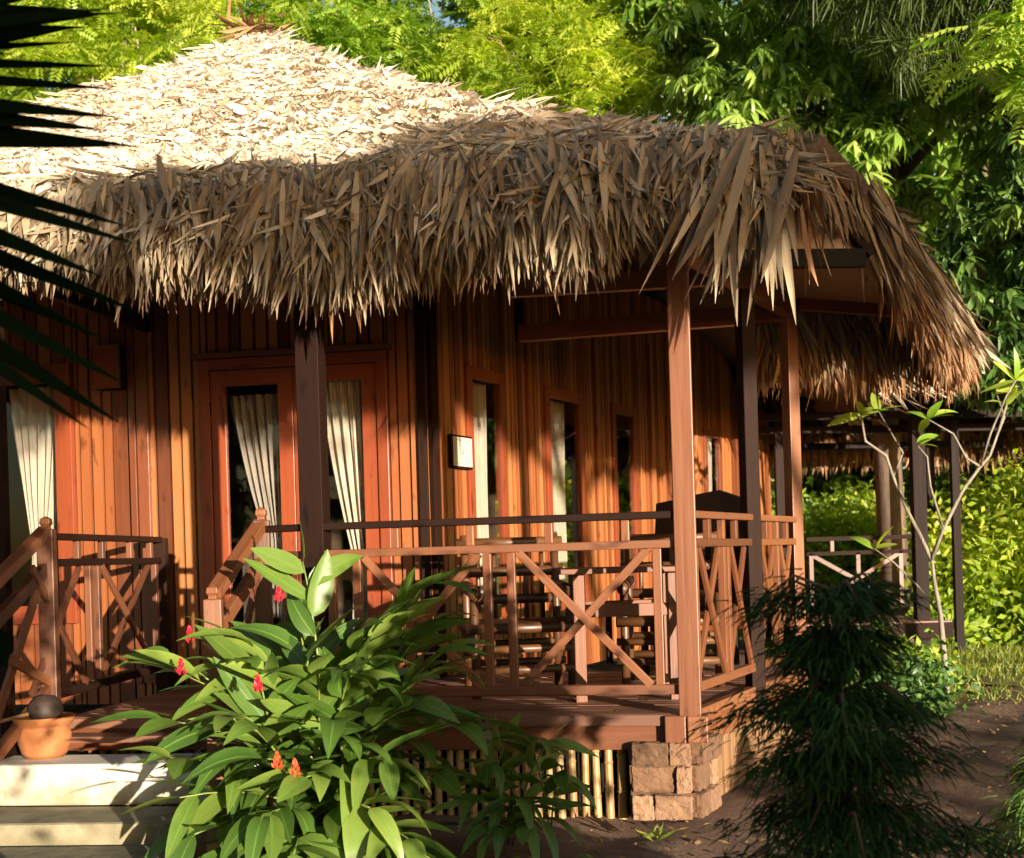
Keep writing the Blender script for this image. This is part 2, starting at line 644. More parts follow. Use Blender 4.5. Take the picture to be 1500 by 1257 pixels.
def scatter(name, tmpls, pos, R, sc, rnd, mat, parent=None, smooth=True, goff=6.0, idx=None):
    n = len(pos)
    sc = np.asarray(sc, float)
    if sc.ndim == 1:
        sc = np.repeat(sc[:, None], 3, axis=1)
    if idx is None:
        idx = rng.integers(0, len(tmpls), n)
    V, Q, G, Rn = [], [], [], []
    o = 0
    for k, (tv, tq, tg) in enumerate(tmpls):
        sel = np.where(idx == k)[0]
        if not len(sel):
            continue
        loc = tv[None, :, :] * sc[sel][:, None, :]
        W = np.einsum('nij,nvj->nvi', R[sel], loc) + pos[sel][:, None, :]
        V.append(W.reshape(-1, 3))
        q = tq[None] + (np.arange(len(sel)) * len(tv))[:, None, None] + o
        Q.append(q.reshape(-1, tq.shape[1]))
        g = np.repeat(tg[None], len(sel), axis=0)
        if goff:
            sh = np.zeros((len(sel), 1, 3))
            sh[:, 0, 2] = rng.random(len(sel)) * goff
            g = g + sh
        G.append(g.reshape(-1, 3))
        Rn.append(np.repeat(rnd[sel], len(tv)))
        o += len(sel) * len(tv)
    me = make_mesh(name, np.concatenate(V), [np.concatenate(Q)], np.concatenate(G), np.concatenate(Rn), [mat], None, smooth)
    ob = bpy.data.objects.new(name, me)
    link(ob, parent)
    return ob


def rdirs(n):
    v = rng.normal(size=(n, 3))
    return v / np.linalg.norm(v, axis=1, keepdims=True)


# ================================================================ GROUND
def terrain():
    xs = np.concatenate([np.linspace(-120, -8, 12), np.linspace(-7, 9, 130), np.linspace(10, 120, 12)])
    ys = np.concatenate([np.linspace(-40, 2.8, 10), np.linspace(3, 13, 90), np.linspace(13.5, 200, 20)])
    X, Y = np.meshgrid(xs, ys)
    Z = .012 * np.sin(X * 3.1 + Y * 1.7) + .010 * np.sin(X * 7.3 - Y * 5.1) + rng.normal(size=X.shape) * .004
    Z -= .012
    n, m = X.shape
    V = np.stack([X, Y, Z], 2).reshape(-1, 3)
    ii = np.arange(n * m).reshape(n, m)
    Q = np.stack([ii[:-1, :-1], ii[:-1, 1:], ii[1:, 1:], ii[1:, :-1]], 2).reshape(-1, 4)
    me = make_mesh('ground', V, [Q], V, np.zeros(len(V)), [M['ground']], None, True)
    o = bpy.data.objects.new('ground', me)
    link(o)
    tag(o, kind='structure')


terrain()

lw = MB()
lw.prism([(3.5, 12.2, .018)] + [(3.7 + k * .3, 11.3 + .28 * math.sin(k * 1.7) + .2 * math.sin(k * 4.1), .018) for k in range(22)] + [(30, 12, .018), (30, 40, .018), (3.0, 40, .018)], (0, 0, .012))
tag(lw.build('lawn', M['lawn']), kind='structure')

# ================================================================ BUNGALOW
ZD, ZG = .52, 0.0
P1, P2 = Vector((-2.6, 8.65, 0)), Vector((-.55, 8.35, 0))
bdir = (P1 - P2).normalized()
cdir = Vector((.4472, .8944, 0))
adir = Vector((-.9755, .2201, 0))
LB = (P1 - P2).length
P3 = P2 + cdir * 9.0
P0 = P1 + adir * 2.9
house = thing('bungalow', (-.5, 8.3, 0), 'brown timber bungalow with shaggy thatched roof and a railed porch in the foreground', 'bungalow')
UP = Vector((0, 0, 1))


def out_normal(d):
    n = Vector((d.y, -d.x, 0))
    return n if n.dot(Vector((0.3, -1, 0))) > 0 else -n


def boarded_wall(o, d, L, z0, z1, opens, pitch, parent, name='wall'):
    """vertical boards with dark gaps on a dark backing; opens = (s0,s1,zb,zt)"""
    mb = MB()
    n = out_normal(d)
    s = 0.0
    cuts = []
    while s < L - 1e-4:
        w = min(pitch * random.choice((.8, .95, 1, 1, 1.1, 1.25)), L - s)
        cuts.append((s, s + w))
        s += w
    for a, b in cuts:
        subs = [(a, b)]
        for (q0, q1, zb, zt) in opens:
            nn = []
            for (x, y) in subs:
                for c in (q0, q1):
                    if x + .004 < c < y - .004:
                        nn.append((x, c))
                        x = c
                nn.append((x, y))
            subs = nn
        tone = random.random()
        for (x, y) in subs:
            mid = (x + y) / 2
            segs = [(z0, z1)]
            for (q0, q1, zb, zt) in opens:
                if q0 < mid < q1:
                    segs = []
                    if zb > z0 + .01:
                        segs.append((z0, zb))
                    if zt < z1 - .01:
                        segs.append((zt, z1))
            for (u, v) in segs:
                c = o + d * mid + UP * ((u + v) / 2)
                h = (y - x) / 2
                g = min(.009, h * .4)
                mb.obox(c - n * .028, (UP, d, n), ((v - u) / 2, h, .012), 1)
                mb.obox(c - n * (.004 + random.random() * .003), (UP, d, n), ((v - u) / 2 - .001, h - g * random.uniform(.6, 1.3), .012), 0, tone)
    return mb.build(name, [M['wall'], M['batten']], parent)


DOOR = (.262, 1.600, ZD, 2.76)
cw = [(.538, 1.147), (1.876, 2.66), (3.336, 3.956), (4.836, 5.45), (6.101, 6.754)]
aw = (.50, 1.20, .95, 2.80)
boarded_wall(P2, bdir, LB, ZD - .15, 3.5, [DOOR], .098, house)
boarded_wall(P2, cdir, 9.0, ZD - .15, 3.9, [(a, b, .88, 2.72) for a, b in cw], .075, house)
boarded_wall(P1, adir, 2.9, ZD - .15, 3.5, [aw], .098, house)
# far sides and floor, so that the room is closed and dark
rm = MB()
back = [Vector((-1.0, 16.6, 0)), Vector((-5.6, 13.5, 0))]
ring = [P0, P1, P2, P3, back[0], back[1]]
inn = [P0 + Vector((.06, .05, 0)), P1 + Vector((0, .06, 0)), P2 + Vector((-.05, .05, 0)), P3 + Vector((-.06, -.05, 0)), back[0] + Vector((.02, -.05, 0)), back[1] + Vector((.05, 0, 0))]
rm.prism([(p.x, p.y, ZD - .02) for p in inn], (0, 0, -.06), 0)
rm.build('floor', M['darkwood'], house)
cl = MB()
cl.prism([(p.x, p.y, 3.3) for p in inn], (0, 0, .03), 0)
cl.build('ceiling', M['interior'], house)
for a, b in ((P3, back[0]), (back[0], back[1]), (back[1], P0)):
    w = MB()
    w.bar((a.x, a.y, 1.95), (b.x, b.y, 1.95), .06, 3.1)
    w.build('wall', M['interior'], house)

# corner boards and slim upright trims
na, nb, nc = out_normal(adir), out_normal(bdir), out_normal(cdir)


def trim(o, d, n, s, w, z0, z1, th=.02, mat='trim', proud=.022):
    mb = MB()
    c = o + d * s + n * proud + UP * ((z0 + z1) / 2)
    mb.obox(c, (UP, d, n), ((z1 - z0) / 2, w / 2, th), 0)
    return mb.build('corner_trim', M[mat], house, .004)


trim(P2, bdir, nb, LB - .045, .085, ZD, 3.4)
trim(P1, adir, na, .03, .05, ZD, 3.4)
trim(P2, bdir, nb, .03, .06, ZD, 3.4, mat='darkshadepost')
trim(P2, cdir, nc, .05, .09, ZD, 3.4, mat='darkshadepost')
for s in (1.58, 2.98, 4.4, 5.8):
    trim(P2, cdir, nc, s, .07, ZD, 3.4, .014, 'wall')


# ---- door and windows
def opening_frame(name, o, d, s0, s1, z0, z1, fw, mat, parent, bottom=True, proud=.020):
    n = out_normal(d) * 1.0
    mb = MB()
    for s in (s0 + fw / 2, s1 - fw / 2):
        mb.obox(o + d * s + n * proud + UP * ((z0 + z1) / 2), (UP, d, n), ((z1 - z0) / 2, fw / 2, .032), 0)
    mb.obox(o + d * ((s0 + s1) / 2) + n * proud + UP * (z1 - fw / 2), (d, UP, n), ((s1 - s0) / 2 - fw, fw / 2, .030), 0)
    if bottom:
        mb.obox(o + d * ((s0 + s1) / 2) + n * proud + UP * (z0 + fw / 2), (d, UP, n), ((s1 - s0) / 2 - fw, fw / 2, .030), 0)
    return mb.build(name, M[mat], parent, .004)


def pane(o, d, s0, s1, z0, z1, parent, depth=.0):
    n = out_normal(d)
    mb = MB()
    mb.obox(o + d * ((s0 + s1) / 2) - n * depth + UP * ((z0 + z1) / 2), (UP, d, n), ((z1 - z0) / 2, (s1 - s0) / 2, .003), 0)
    return mb.build('pane', M['glass'], parent)


CURT_N = [0]


def curtain(o, d, t0, t1, b0, b1, zt, zb, depth, mat, label, tie=1.0, flare=None, pleats=9):
    """gathered cloth: top spans s=t0..t1, drawn together to b0..b1 at zb, then hangs on"""
    n = out_normal(d)
    nu, nv = 72, 26
    V, Q = [], []
    zend = zb - .55
    for j in range(nv + 1):
        v = j / nv
        z = zt + (zend - zt) * v
        q = min(1.0, (zt - z) / max(.01, zt - zb))
        e = q ** 1.35
        l, r = t0 + (b0 - t0) * e, t1 + (b1 - t1) * e
        if z < zb:
            w = (zb - z) / .55 * .35
            l, r = l + (l - r) * w * .5, r - (l - r) * w * .5
        for i in range(nu + 1):
            u = i / nu
            s = l + (r - l) * u
            amp = .020 + .014 * e
            z_off = amp * math.sin(u * pleats * 6.283 + .9 * math.sin(u * 5 + v * 2)) + .006 * math.sin(u * 31 + v * 7) + .010 * math.sin(u * pleats * 15 + 1.3)
            sag = .05 * math.sin(math.pi * u) * e * (1 - e) * 2
            p = o + d * s - n * (depth + z_off) + UP * (z - sag)
            V.append(tuple(p))
    for j in range(nv):
        for i in range(nu):
            a = j * (nu + 1) + i
            Q.append((a, a + 1, a + nu + 2, a + nu + 1))
    V = np.array(V)
    me = make_mesh('curtain', V, [np.array(Q)], V, np.zeros(len(V)), [M[mat]], None, True)
    ob = bpy.data.objects.new('curtain', me)
    link(ob)
    md = ob.modifiers.new('cloth_thickness', 'SOLIDIFY')
    md.thickness = .002
    tag(ob, label, 'curtain', 'curtains behind the glass')
    return ob


# double door in wall B (s runs from the right corner to the left)
dr = opening_frame('door_frame', P2, bdir, DOOR[0], DOOR[1], ZD, 2.76, .075, 'frame', house, bottom=False)
hm = MB()
hm.obox(P2 + bdir * ((DOOR[0] + DOOR[1]) / 2) + nb * .048 + UP * 2.782, (bdir, UP, nb), ((DOOR[1] - DOOR[0]) / 2 + .03, .018, .046), 0)
hm.build('door_head', M['post'], house, .004)
for (a, b) in ((.340, .929), (.933, 1.522)):
    mb = MB()
    z0, z1 = ZD + .015, 2.68
    st = .105
    for s in (a + st / 2, b - st / 2):
        mb.obox(P2 + bdir * s + nb * .012 + UP * ((z0 + z1) / 2), (UP, bdir, nb), ((z1 - z0) / 2, st / 2, .02), 0)
    for zc, hh in ((z1 - .055, .055), (z0 + .11, .11)):
        mb.obox(P2 + bdir * ((a + b) / 2) + nb * .012 + UP * zc, (bdir, UP, nb), ((b - a) / 2 - st, hh, .018), 0)
    door = mb.build('door', M['frame'], house, .004)
    pane(P2, bdir, a + st - .004, b - st + .004, z0 + .216, z1 - .106, door, -.012)
    se = a - .004 if a < .5 else b + .004
    for zc in (2.42, 2.02, 1.1):
        hg = MB()
        hg.tube([P2 + bdir * se + nb * .036 + UP * (zc - .045), P2 + bdir * se + nb * .036 + UP * (zc + .045)], .007, 8)
        hg.build('hinge', M['black'], door)
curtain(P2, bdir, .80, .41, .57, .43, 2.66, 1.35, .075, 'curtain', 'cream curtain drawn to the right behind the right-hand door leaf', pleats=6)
curtain(P2, bdir, 1.44, 1.03, 1.20, 1.06, 2.52, 1.50, .10, 'curtainshade', 'curtain greyed for shade behind the left-hand door leaf', pleats=7)

for i, (a, b) in enumerate(cw):
    w = opening_frame('window', P2, cdir, a, b, .88, 2.72, .085 if i < 3 else .10, 'frame' if i < 3 else 'trim', house, proud=-.004)
    pane(P2, cdir, a + .08, b - .08, .96, 2.64, w, -.004)
a, b, z0, z1 = aw
w = opening_frame('window', P1, adir, a, b + .02, .95, 2.80, .13, 'frame', house)
pane(P1, adir, a + .125, b - .11, 1.08, 2.67, w, -.012)
curtain(P1, adir, .63, 1.06, .78, .90, 2.66, 1.50, .075, 'curtain', 'cream curtain gathered in the window at the far left of the porch', pleats=6)
curtain(P2, cdir, .70, .93, .76, .90, 2.62, 1.10, .06, 'curtain', 'pale curtain inside the window beside the white sign', pleats=5)
curtain(P2, cdir, 2.06, 2.36, 2.16, 2.32, 2.62, 1.10, .06, 'curtain', 'pale curtain in the side window behind the porch beam end', pleats=5)
curtain(P2, cdir, 6.26, 6.52, 6.30, 6.46, 2.62, 1.10, .06, 'curtain', 'dim curtain in the farthest side window, right of the corner post', pleats=5)

# ---- deck
D1 = Vector((.87, 6.15, 0))
fdir = Vector((-.984, .177, 0))            # along the front edge, to the left
sdir2 = Vector((.4472, .8944, 0))          # along the right side, going back
bk = Vector((.177, .984, 0))               # square to the front edge
D2 = D1 + sdir2 * 2.27                     # right rear post
LF = 3.42
D0 = D1 + fdir * LF
dk = MB()
y = 0.0
row = 0
while y < 2.62:
    # right limit on the side line, left limit on the left railing line
    t = y / sdir2.dot(bk)
    rt = D1 + sdir2 * min(t, 2.27)
    xr = -((rt - D1).dot(fdir))
    if t > 2.27:
        break
    s0, s1 = -xr + .0, LF + y * .03
    # boards butt at staggered joints
    js = [s0 - .02] + sorted(random.uniform(s0 + .4, s1 - .4) for _ in range(2)) + [s1]
    for p, q in zip(js, js[1:]):
        c = D1 + fdir * ((p + q) / 2) + bk * (y + .047) + UP * (ZD - .016 + random.uniform(-.002, .002))
        dk.obox(c, (fdir, bk, UP), ((q - p) / 2 - .002, .0435, .016), 0)
    y += .094
    row += 1
deck = dk.build('deck', M['deck'], house, .003)
fs = MB()
q = [0, 1.05, 2.2, LF]
for p, r_ in zip(q, q[1:]):
    fs.obox(D1 + fdir * ((p + r_) / 2) - bk * .018 + UP * (ZD - .028), (fdir, bk, UP), ((r_ - p) / 2 - .002, .016, .028), 0)
fs.build('deck_edge', M['deck'], deck, .004)
fb = MB()
fb.obox(D1 + fdir * (LF / 2 + .03) + bk * .025 + UP * (ZD - .118), (fdir, bk, UP), (LF / 2 - .03, .03, .062), 0)
fb.build('fascia', M['post'], house, .005)
sb = MB()
sn = Vector((.8944, -.4472, 0))
sb.obox(D1 + sdir2 * 1.16 - sn * .012 + UP * (ZD - .085), (sdir2, UP, sn), (1.12, .095, .025), 0)
sb.build('fascia', M['post'], house, .005)

# stone pier under the corner post
pr = MB()
rows = [(0.0, .125), (.130, .265), (.270, .388)]
rs_ = random.Random(5)


def stone_face(o, d, n, L, splits):
    for (z0, z1), sp in zip(rows, splits):
        xs = [0] + sp + [L]
        for a, b in zip(xs, xs[1:]):
            th = .055 + rs_.uniform(-.008, .010)
            pr.obox(o + d * ((a + b) / 2) + n * (th - .06) + UP * ((z0 + z1) / 2), (d, UP, n), ((b - a) / 2 - .004, (z1 - z0) / 2 - .003, th), 0, rs_.random())


pc = D1 + fdir * .02 - bk * .01 + sn * .02
stone_face(pc - bk * .0, fdir, -bk, .30, [[.19], [.08], [.11]])
stone_face(pc + sn * .0, sdir2, sn, .30, [[.13], [.2], [.16]])
pr.obox(pc + fdir * .16 + bk * .10 + UP * .19, (fdir, bk, UP), (.150, .125, .19), 0, .1)
pier = pr.build('stone_pier', M['stone'], house, .006)
sbv = pier.modifiers.new('rough', 'SUBSURF')
sbv.subdivision_type = 'SIMPLE'
sbv.levels = sbv.render_levels = 3
tx = bpy.data.textures.new('stone_lumps', 'CLOUDS')
tx.noise_scale = .035
dm = pier.modifiers.new('lumps', 'DISPLACE')
dm.texture = tx
dm.strength = .024
dm.texture_coords = 'GLOBAL'
pb = MB()
pb.obox(D1 + fdir * .075 - bk * .02 + UP * .45, (UP, fdir, bk), (.068, .052, .05), 0)
pb.obox(D1 + fdir * -.035 - bk * .01 + UP * .45, (UP, fdir, bk), (.066, .05, .055), 0)
pb.build('post_foot', M['post'], house, .006)

# bamboo skirt along the front, upright slats along the side
bs = MB()
s = .36
while s < LF - .1:
    p = D1 + fdir * s + bk * random.uniform(.05, .066)
    r_ = random.uniform(.018, .024)
    lean = random.uniform(-.008, .008)
    tone = random.uniform(.25, 1) if s < 1.7 else random.uniform(0, .5)
    pts, rd = [], []
    zt = .40
    nodes = sorted([random.uniform(.08, .2), random.uniform(.26, .36)])
    for z in [-.03, nodes[0] - .008, nodes[0], nodes[0] + .008, nodes[1] - .008, nodes[1], nodes[1] + .008, zt]:
        k = z / zt
        pts.append((p.x + lean * k, p.y, z))
        rd.append(r_ * (1.18 if z in nodes else 1.0) * (1 - .08 * k))
    bs.tube(pts, rd, 10, r=tone)
    s += random.uniform(.054, .066)
bs.build('bamboo_skirt', M['bamboo'], house, smooth=False)
ss = MB()
s = .33
while s < 2.25:
    ss.obox(D1 + sdir2 * s - sn * .05 + UP * .19, (UP, sdir2, sn), (.20, .030, .008), 0)
    s += .066
ss.build('side_skirt', M['skirtwood'], house, .003)
dkb = MB()
dkb.obox(D1 + fdir * (LF / 2) + bk * .16 + UP * .2, (fdir, UP, bk), (LF / 2, .2, .01), 0)
dkb.build('skirt_backing', M['black'], house)

# ---- porch posts, plates and beams
PA = D1 + fdir * 1.94                       # dark front post
DM = D1 + sdir2 * 1.21                      # middle side post
PL = Vector((-2.74, 6.62, 0))               # far left front post


def one(name, mat, fn, bevel=.005, parent=house):
    mb = MB()
    fn(mb)
    return mb.build(name, M[mat], parent, bevel)


YAWF = math.atan2(fdir.y, fdir.x)
one('porch_post', 'post', lambda m: m.post(D1.x, D1.y, .5, 2.90, .108, YAWF))
one('porch_post', 'darkshadepost', lambda m: m.post(PA.x, PA.y + .03, .36, 2.95, .128, YAWF))
one('porch_post', 'darkshadepost', lambda m: m.post(DM.x, DM.y, .36, 2.86, .09, .3))
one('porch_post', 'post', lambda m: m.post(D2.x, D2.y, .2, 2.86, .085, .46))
one('porch_post', 'darkshadepost', lambda m: m.post(PL.x, PL.y, .15, 2.95, .06, YAWF))
Zp = 2.92
one('beam', 'post', lambda m: m.bar((D1.x - .05, D1.y + .02, Zp), (D2.x + .03, D2.y + .04, Zp + .01), .075, .14))
one('beam', 'darkshadepost', lambda m: m.bar((D1.x + .02, D1.y, Zp), (PL.x - .6, PL.y + .06, Zp), .07, .12))
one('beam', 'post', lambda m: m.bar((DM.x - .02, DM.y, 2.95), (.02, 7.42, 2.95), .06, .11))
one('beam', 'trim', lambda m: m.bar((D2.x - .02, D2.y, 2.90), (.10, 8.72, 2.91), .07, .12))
one('beam', 'darkshadepost', lambda m: m.bar((PL.x, PL.y, 2.98), (-2.50, 8.58, 3.04), .06, .13))
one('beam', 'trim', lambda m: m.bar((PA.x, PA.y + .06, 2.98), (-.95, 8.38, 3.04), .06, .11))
one('beam', 'darkshadepost', lambda m: m.bar((.10, 8.74, 2.85), (.10, 8.74, 3.3), .07, .07))
# ---- gable panel, its dark bearer and the soffit on the right
gp = MB()
gp.prism([(1.13, 6.62, 2.93), (1.96, 6.78, 2.95), (1.60, 6.70, 3.36), (1.13, 6.62, 3.36)], (-.02, .06, 0))
gp.build('gable_panel', M['metal'], house, .003)
one('bearer', 'black', lambda m: m.bar((1.20, 6.56, 2.885), (1.98, 6.74, 2.91), .05, .10))
one('bearer', 'darkshadepost', lambda m: m.bar((1.60, 6.64, 3.37), (2.02, 6.75, 2.93), .05, .05))
one('bearer', 'post', lambda m: m.bar((1.40, 6.22, 3.27), (1.72, 6.36, 3.27), .12, .06))
sf = MB()
sf.prism([(1.16, 6.62, 2.99), (1.99, 6.79, 2.96), (2.70, 8.42, 2.97), (1.94, 8.24, 3.0)], (0, 0, .02))
sf.build('soffit', M['soffit'], house)
one('soffit_edge', 'trim', lambda m: m.bar((1.96, 8.22, 2.965), (2.72, 8.43, 2.935), .05, .09))

# ---- railings
def railing(p, q, segs, n_up=2, ends=(0, 0), zt=1.52, zm=1.375, zb=.645, tall=True, mats=('rail', 'rail'), top=None):
    """top, middle and bottom rail from p to q; segs: list of ('u',s) uprights and ('x',s0,s1) crosses"""
    d = (q - p)
    L = d.length
    d.normalize()
    n = Vector((-d.y, d.x, 0))
    mb = MB()
    mb.bar(p + UP * zt, q + UP * zt, .065, .038)
    rt = mb.build('railing', M[top or mats[0]], house, .005)
    for z, w, h in ((zm, .045, .042), (zb, .045, .05)):
        mb = MB()
        mb.bar(p + UP * z, q + UP * z, w, h)
        mb.build('rail', M[mats[0]], rt, .005)
    for sg in segs:
        mb = MB()
        if sg[0] == 'u':
            b = p + d * sg[1]
            mb.obox(b + UP * ((zm + zb) / 2), (UP, d, n), ((zm - zb) / 2 - .022, .022, .019), 0)
            mb.build('baluster', M[mats[1]], rt, .004)
        elif sg[0] == 's':
            b = p + d * sg[1]
            mb.obox(b + UP * ((zm + zt) / 2), (UP, d, n), ((zt - zm) / 2 - .02, .021, .018), 0)
            mb.build('baluster', M[mats[1]], rt, .004)
        else:
            a, b = p + d * sg[1], p + d * sg[2]
            z0, z1 = zb + .022, zm - .022
            mb.bar(a + UP * z1 - n * .012, b + UP * z0 - n * .012, .022, .042, up=UP)
            mb.build('brace', M[mats[1]], rt, .003)
            mb = MB()
            mb.bar(a + UP * z0 + n * .012, b + UP * z1 + n * .012, .022, .042, up=UP)
            mb.build('brace', M[mats[1]], rt, .003)
    return rt


# front: from the corner post to the dark post, s measured to the left
railing(D1 + fdir * .05, D1 + fdir * 1.89,
        [('u', .095), ('x', .14, .80), ('u', .84), ('u', .965), ('x', 1.01, 1.62), ('u', 1.66), ('u', 1.80),
         ('s', .25), ('s', .64), ('s', 1.05), ('s', 1.45)], mats=('rail', 'post'), top='darkshadepost')
NB = D1 + fdir * 2.27 + bk * .09            # right newel of the stair
NA = Vector((-2.55, 6.74, 0))               # left newel
railing(D1 + fdir * 2.0 + bk * .02, NB, [('u', .12)], zb=.645, top='darkshadepost')
# right side, two bays
railing(D1 + sdir2 * .06, DM - sdir2 * .06, [('u', .06), ('x', .10, .52), ('u', .55), ('u', .63), ('x', .67, 1.03), ('s', .3), ('s', .55), ('s', .8)], mats=('rail', 'post'))
railing(DM + sdir2 * .06, D2 - sdir2 * .05, [('u', .06), ('x', .10, .46), ('u', .50), ('x', .55, .9), ('s', .25), ('s', .5), ('s', .75)], mats=('post', 'post'))
# left side, back to the wall
LP = Vector((-2.43, 8.50, 0))
railing(NA + Vector((.0, .05, 0)), LP - Vector((0, .05, 0)), [('x', -.25, .40), ('u', .50), ('u', .62), ('x', .66, 1.50), ('u', 1.58), ('s', .35), ('s', .7), ('s', 1.15), ('s', 1.5)], mats=('darkshadepost', 'rail'))
one('porch_post', 'darkshadepost', lambda m: m.post(LP.x, LP.y, .42, 1.53, .09))
kb = one('post_foot', 'darkshadepost', lambda m: m.bar((LP.x + .02, LP.y, .62), (LP.x + .12, LP.y - .02, .50), .05, .09))


# ---- stair with newels and sloping handrails
def newel(x, y, z0, z1, r=.05):
    mb = MB()
    mb.post(x, y, z0, z1 - .07, r * 1.75, .1)
    nw = mb.build('newel', M['rail'], house, .006)
    k = MB()
    pts = [(x, y, z1 - .07), (x, y, z1 - .055), (x, y, z1 - .04), (x, y, z1 - .015), (x, y, z1)]
    k.tube(pts, [r * .62, r * .55, r * .8, r * .72, .008], 4)
    k.build('finial', M['post'], nw, .003)
    return nw


stair = MB()
nR0, nR1 = NB, Vector((-1.47, 6.02, 0))
nL0, nL1 = NA, Vector((-2.66, 6.08, 0))
newel(nR0.x, nR0.y, .36, 1.64)
newel(nL0.x, nL0.y, .34, 1.63)
newel(nR1.x, nR1.y, .14, 1.24)
newel(nL1.x, nL1.y, .14, 1.24)
for a, b in ((nR0, nR1), (nL0, nL1)):
    mb = MB()
    mb.bar((a.x, a.y, 1.555), (b.x, b.y, 1.19), .075, .055)
    hr = mb.build('handrail', M['post'], house, .006)
    for dz, w, h in ((-.20, .045, .07), (-.86, .05, .06)):
        mb = MB()
        mb.bar((a.x, a.y, 1.555 + dz), (b.x, b.y, 1.19 + dz), w, h)
        mb.build('rail', M['rail'], hr, .005)
    mb = MB()
    mb.bar((a.x + .012, a.y - .03, .72), (b.x + .012, b.y + .03, .98), .022, .05)
    mb.build('brace', M['post'], hr, .003)
    mb = MB()
    mb.bar((a.x - .012, a.y - .03, 1.32), (b.x - .012, b.y + .03, .36), .022, .05)
    mb.build('brace', M['rail'], hr, .003)
one('stair_tread', 'deck', lambda m: m.bar((-2.52, 6.60, .43), (-1.44, 6.50, .43), .16, .035))
one('stair_stringer', 'darkshadepost', lambda m: m.bar((-2.70, 6.68, .46), (-2.78, 6.0, .10), .05, .16))

# ================================================================ THATCHED ROOF
APEX = np.array([-2.05, 10.5, 5.86])
EAVE = [np.array(p, float) for p in ((-5.6, 6.75), (1.36, 5.60), (3.38, 9.15), (4.6, 17.2), (-6.4, 17.0), (-8.0, 10.5))]
ZE = 3.18


def rise(u):
    # the right-hand edge is lifted over the open gable and comes down towards the rear corner
    return .21 * np.clip(u / .10, 0, 1) * np.clip(1 - (u - .30) / .70, 0, 1)


def roof_pt(face, u, s):
    """u along the eave, s from the eave up to the apex"""
    a, b = EAVE[face], EAVE[(face + 1) % len(EAVE)]
    e = a * (1 - u)[:, None] + b * u[:, None]
    p = e * (1 - s)[:, None] + APEX[None, :2] * s[:, None]
    g = s - .22 * s * (1 - s)
    bmp = rise(u) if face == 1 else np.zeros_like(u)
    z = ZE + (APEX[2] - ZE) * g + bmp * (1 - s) ** 6
    k = np.clip(1 - s / .09, 0, 1)
    z = z - .13 * k * k * np.clip(1 - bmp / .12, 0, 1)
    z = z + .018 * np.sin(p[:, 0] * 3.1 + 1.3 * p[:, 1]) * np.clip(s * 6, 0, 1) + .016 * np.sin(p[:, 0] * 6.7 - p[:, 1] * 4.3) * np.clip(s * 6, 0, 1)
    return np.concatenate([p, z[:, None]], 1)


rv, rq = [], []
off = 0
NU, NS = 40, 26
for f in range(6):
    uu, s_ = np.meshgrid(np.linspace(0, 1, NU + 1), np.concatenate([np.linspace(0, .1, 8), np.linspace(.14, .995, NS - 7)]))
    p = roof_pt(f, uu.ravel(), s_.ravel())
    ii = np.arange(p.shape[0]).reshape(uu.shape) + off
    rv.append(p)
    rq.append(np.stack([ii[:-1, :-1], ii[:-1, 1:], ii[1:, 1:], ii[1:, :-1]], 2).reshape(-1, 4))
    off += len(p)
rv = np.concatenate(rv)
rv[:, 2] -= .06
rme = make_mesh('roof', rv, [np.concatenate(rq)], rv, np.zeros(len(rv)), [M['thatchbase']], None, True)
roof = bpy.data.objects.new('roof', rme)
link(roof, house)
md = roof.modifiers.new('thickness', 'SOLIDIFY')
md.thickness = .12
md.offset = -1

# dry palm-leaf blades
wblade = lambda t: (.35 + .65 * min(1, t * 4)) * (1 - t ** 3) + .03
BL = [blade(5, wblade, fold=random.uniform(-.5, .6), curve=random.uniform(-.18, .35), side=random.uniform(-.22, .22),
            twist=random.uniform(-1.3, 1.3), wob=random.uniform(0, .05)) for _ in range(18)]
BS = [blade(3, wblade, fold=random.uniform(-.5, .6), curve=random.uniform(-.3, .5), side=random.uniform(-.4, .4),
            twist=random.uniform(-1.4, 1.4), wob=random.uniform(0, .05), zf=.25) for _ in range(14)]


def top_blades(face, n, mat, smin=.0, smax=1.0, L=(.28, .6), W=(.022, .05), lift=(-.06, .20), spread=.62, T=None):
    # uniform over the triangle: area shrinks with (1-s)
    s = smin + (smax - smin) * (1 - np.sqrt(rng.random(n)))
    u = rng.random(n)
    if face == 1:                       # bare beside the open gable
        keep = (u > .42) | (s > .07)
        s, u = s[keep], u[keep]
        n = len(s)
    p = roof_pt(face, u, s)
    d = roof_pt(face, u, np.maximum(s - .012, 0)) - roof_pt(face, u, s + .002)
    e = roof_pt(face, np.minimum(u + .01, 1.0), s) - roof_pt(face, np.maximum(u - .01, 0), s)
    d /= np.linalg.norm(d, axis=1, keepdims=True)
    e /= np.linalg.norm(e, axis=1, keepdims=True)
    nn = np.cross(e, d)
    nn *= np.sign(nn[:, 2:3] + 1e-9)
    nn /= np.linalg.norm(nn, axis=1, keepdims=True)
    a = rng.normal(size=n) * spread
    t = d * np.cos(a)[:, None] + e * np.sin(a)[:, None]
    lf = rng.uniform(lift[0], lift[1], n)
    t = t + nn * lf[:, None]
    nrm = nn + rdirs(n) * .55
    R = frames(t, nrm)
    sc = np.stack([rng.uniform(*L, n), rng.uniform(*W, n), rng.uniform(.15, .35, n)], 1)
    patch = .5 + .5 * np.sin(p[:, 0] * 1.7 + p[:, 1] * 2.3 + 1.0)
    rnd = np.clip(rng.beta(2.4, 1.8, n) * .85 + .15 * patch, 0, 1)
    return scatter('thatch', T or BL, p + nn * rng.uniform(-.04, .03, n)[:, None], R, sc, rnd, M[mat], roof)


